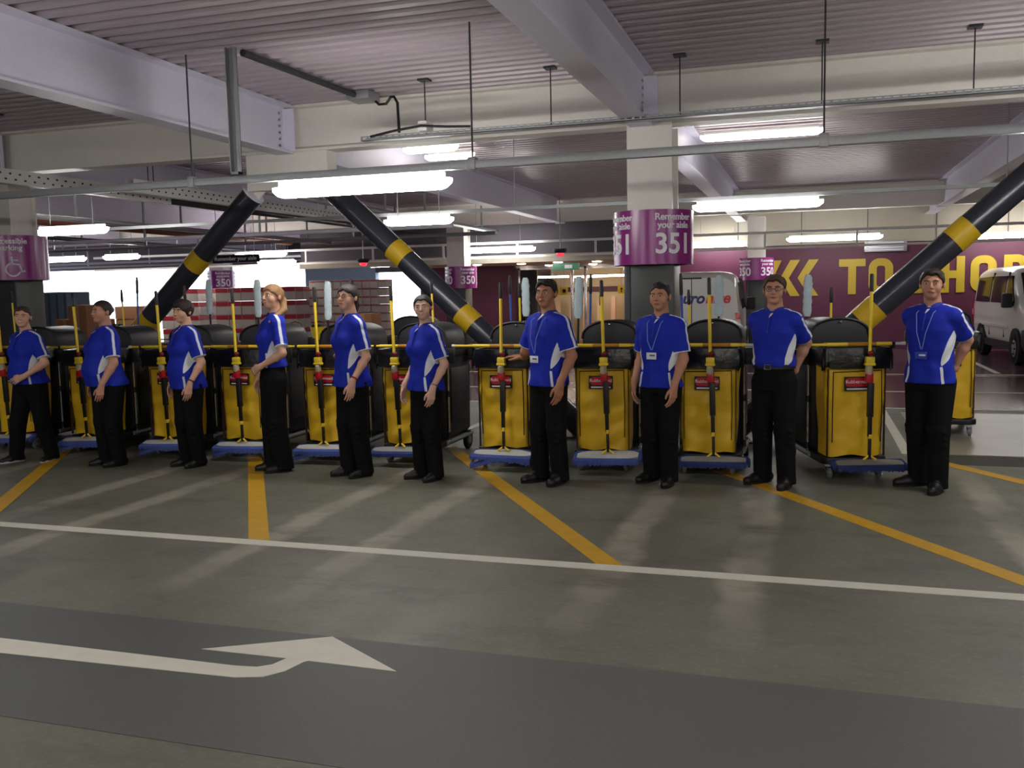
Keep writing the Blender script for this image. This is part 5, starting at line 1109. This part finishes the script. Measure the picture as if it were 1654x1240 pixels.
# ================================================================ VANS
m_vw = mat('white van paint', (214, 214, 208), 0.22, var=0.02, spec=0.6); m_vg = mat('dark van glass', (28, 30, 34), 0.08, var=0.05); m_vb = mat('van bumper plastic', (30, 30, 32), 0.6)
m_tail = mat('red tail lamp', (190, 20, 30), 0.2); m_head = mat('clear lamp lens', (205, 205, 205), 0.1)
def make_van(label, loc, rz, text=False, side_glass=True):
    """front points to -Y, origin on the floor below the middle"""
    r = empty('van', loc, rz); tag(r, label, 'van')
    st = [(-2.42, 0.50, 0.78, 0.72), (-2.36, 0.36, 0.98, 0.86), (-2.1, 0.30, 1.10, 0.93), (-1.72, 0.28, 1.20, 0.95), (-1.62, 0.28, 1.24, 0.955), (-1.18, 0.28, 1.72, 0.965), (-0.92, 0.28, 1.90, 0.97), (-0.55, 0.28, 1.97, 0.97), (0.5, 0.28, 2.0, 0.97), (2.0, 0.30, 1.99, 0.965), (2.30, 0.34, 1.95, 0.95), (2.42, 0.42, 1.86, 0.92)]
    rings = []
    for y, zb, zt, hw in st:
        ring = []
        for a in np.linspace(0, 2*math.pi, 32, endpoint=False):
            cx, cz = math.cos(a), math.sin(a); ex = 0.28; X = math.copysign(abs(cx)**ex, cx); Z = math.copysign(abs(cz)**ex, cz); z = (zb+zt)/2+(zt-zb)/2*Z
            tum = 1-0.11*max(0, (z-1.05)/0.95)**1.3 if z > 1.05 else 1; ring.append((hw*X*tum, y, z))
        rings.append(ring)
    MB().loft(rings).build('body_shell', m_vw, r, smooth=50)
    half = lambda z: 0.97*(1-0.11*max(0, (z-1.05)/0.95)**1.3)
    for sx in (-1, 1):
        def panel(nm, pts, m, th=0.014, par=r):
            A = [(sx*(half(z)+th), y, z) for y, z in pts]; B_ = [(sx*(half(z)-0.03), y, z) for y, z in pts]; return MB().loft([A, B_]).build(nm, m, par, smooth=0)
        if side_glass:
            panel('side_window', [(-1.28, 1.22), (-0.62, 1.20), (-0.62, 1.78), (-0.86, 1.78)], m_vg); panel('side_window', [(-0.48, 1.22), (0.62, 1.22), (0.62, 1.78), (-0.48, 1.78)], m_vg); panel('side_window', [(0.76, 1.22), (2.05, 1.22), (2.02, 1.76), (0.76, 1.78)], m_vg)
        else: panel('cab_window', [(-1.28, 1.22), (-0.62, 1.20), (-0.62, 1.78), (-0.86, 1.78)], m_vg)
        for y in (-0.56, 0.70): panel('door_seam', [(y, 0.5), (y+0.015, 0.5), (y+0.015, 1.86), (y, 1.86)], m_vb, 0.006)
        panel('sill_trim', [(-1.1, 0.27), (1.0, 0.27), (1.0, 0.42), (-1.1, 0.42)], m_vb, 0.02); panel('rub_strip', [(-0.9, 0.70), (2.0, 0.70), (2.0, 0.76), (-0.9, 0.76)], m_vw, 0.025)
        for y in (-1.52, 1.40):
            MB().lathe([(0.37, 0), (0.37, 0.05)], (sx*0.95-(0.05 if sx < 0 else 0), y, 0.36), 'x', 28).build('wheel_arch', m_vb, r)
            w_ = MB().lathe([(0.2, -0.10), (0.30, -0.10), (0.325, -0.07), (0.325, 0.07), (0.30, 0.10), (0.2, 0.10)], (sx*0.90, y, 0.325), 'x', 28).build('wheel', m_rubber, r)
            MB().lathe([(0.02, -0.115 if sx < 0 else 0.115), (0.12, -0.11 if sx < 0 else 0.11), (0.2, -0.095 if sx < 0 else 0.095), (0.2, 0.0)], (sx*0.90, y, 0.325), 'x', 20).build('hub_cap', m_galv, w_)
            for q in range(6): MB().ball((sx*0.90+sx*0.113, y+0.12*math.cos(q*1.047), 0.325+0.12*math.sin(q*1.047)), 0.022, 8, 5).build('wheel_bolt', m_vb, w_)
        MB().box((sx*1.08, -1.22, 1.28), (0.20, 0.14, 0.30)).build('door_mirror', m_vb, r, bevel=0.04); MB().cyl((sx*0.9, -1.18, 1.18), (sx*1.05, -1.2, 1.2), 0.03, 8).build('mirror_arm', m_vb, r)
        MB().loft([[(sx*0.55, -2.37, 0.80), (sx*0.92, -2.22, 0.80), (sx*0.92, -2.02, 1.08), (sx*0.62, -2.2, 1.03)], [(sx*0.5, -2.2, 0.80), (sx*0.86, -2.1, 0.80), (sx*0.86, -1.95, 1.05), (sx*0.58, -2.1, 1.0)]]).build('headlamp', m_head, r)
        MB().b2((sx*0.80-0.08, -2.37, 0.84), (sx*0.80+0.05, -2.3, 0.9)).build('indicator', mat('amber lens', (210, 120, 30), 0.3), r)
        tl = MB().b2((sx*0.91-0.045, 2.30, 0.78), (sx*0.91+0.055, 2.44, 1.16)).build('tail_lamp', m_tail, r, bevel=0.012); MB().b2((sx*0.91-0.046, 2.36, 0.90), (sx*0.91+0.057, 2.442, 1.03)).build('reversing_lens', m_head, tl)
        if not text: MB().loft([[(sx*0.10, 2.425, 1.18), (sx*0.78, 2.415, 1.18), (sx*0.74, 2.395, 1.74), (sx*0.10, 2.405, 1.74)], [(sx*0.10, 2.38, 1.18), (sx*0.78, 2.38, 1.18), (sx*0.74, 2.33, 1.74), (sx*0.10, 2.34, 1.74)]]).build('rear_window', m_vg, r, smooth=0)
    MB().loft([[(-0.84, -1.62, 1.255), (0.84, -1.62, 1.255), (0.78, -1.02, 1.84), (-0.78, -1.02, 1.84)], [(-0.84, -1.5, 1.2), (0.84, -1.5, 1.2), (0.78, -0.95, 1.78), (-0.78, -0.95, 1.78)]]).build('windscreen', m_vg, r, smooth=0)
    MB().loft([[(-0.9, -2.2, z) for z in ()] or [(-0.95, -2.3, 0.30), (0.95, -2.3, 0.30), (0.95, -1.95, 0.30), (-0.95, -1.95, 0.30)], [(-0.98, -2.40, 0.42), (0.98, -2.40, 0.42), (0.99, -1.95, 0.42), (-0.99, -1.95, 0.42)], [(-0.98, -2.42, 0.66), (0.98, -2.42, 0.66), (0.99, -1.95, 0.72), (-0.99, -1.95, 0.72)]]).build('front_bumper', m_vb, r, bevel=0.04)
    MB().b2((-0.5, -2.45, 0.78), (0.5, -2.36, 0.92)).build('grille', m_vb, r, bevel=0.01); MB().b2((-0.97, 2.25, 0.32), (0.97, 2.50, 0.62)).build('rear_bumper', m_vb, r, bevel=0.04)
    MB().b2((-0.26, -2.46, 0.5), (0.26, -2.43, 0.61)).build('number_plate', m_white, r)
    if text:
        for x in (0.0,): MB().b2((x-0.008, 2.40, 0.62), (x+0.008, 2.426, 1.84)).build('door_seam', m_vb, r)
        MB().b2((-0.2, 2.40, 1.84), (0.2, 2.43, 1.87)).build('rear_trim', m_vb, r)
        for body, dx, m in (('euro', 0.0, mat('navy lettering', (30, 40, 110), 0.4)), ('hire', 1.0, mat('red lettering', (200, 40, 30), 0.4))):
            V, F = text_mesh(body, 0.30, 0.004, align='LEFT', shear=0.25, bold=0.010)
            V = [(0.33-x-dx*0.60, 2.424-y_, z+1.45) for x, y_, z in V]; mb = MB(); mb._add(V, F); mb.build('lettering', m, r, smooth=0)
    return r
van1 = make_van('white panel van seen from behind with blue and red lettering on its doors', (-2.32, 21.28, 0), math.radians(180+2), text=1)
van2 = make_van('white windowed van facing the lane beside the giant lettering', (4.85, 22.3, 0), math.radians(3), side_glass=True)
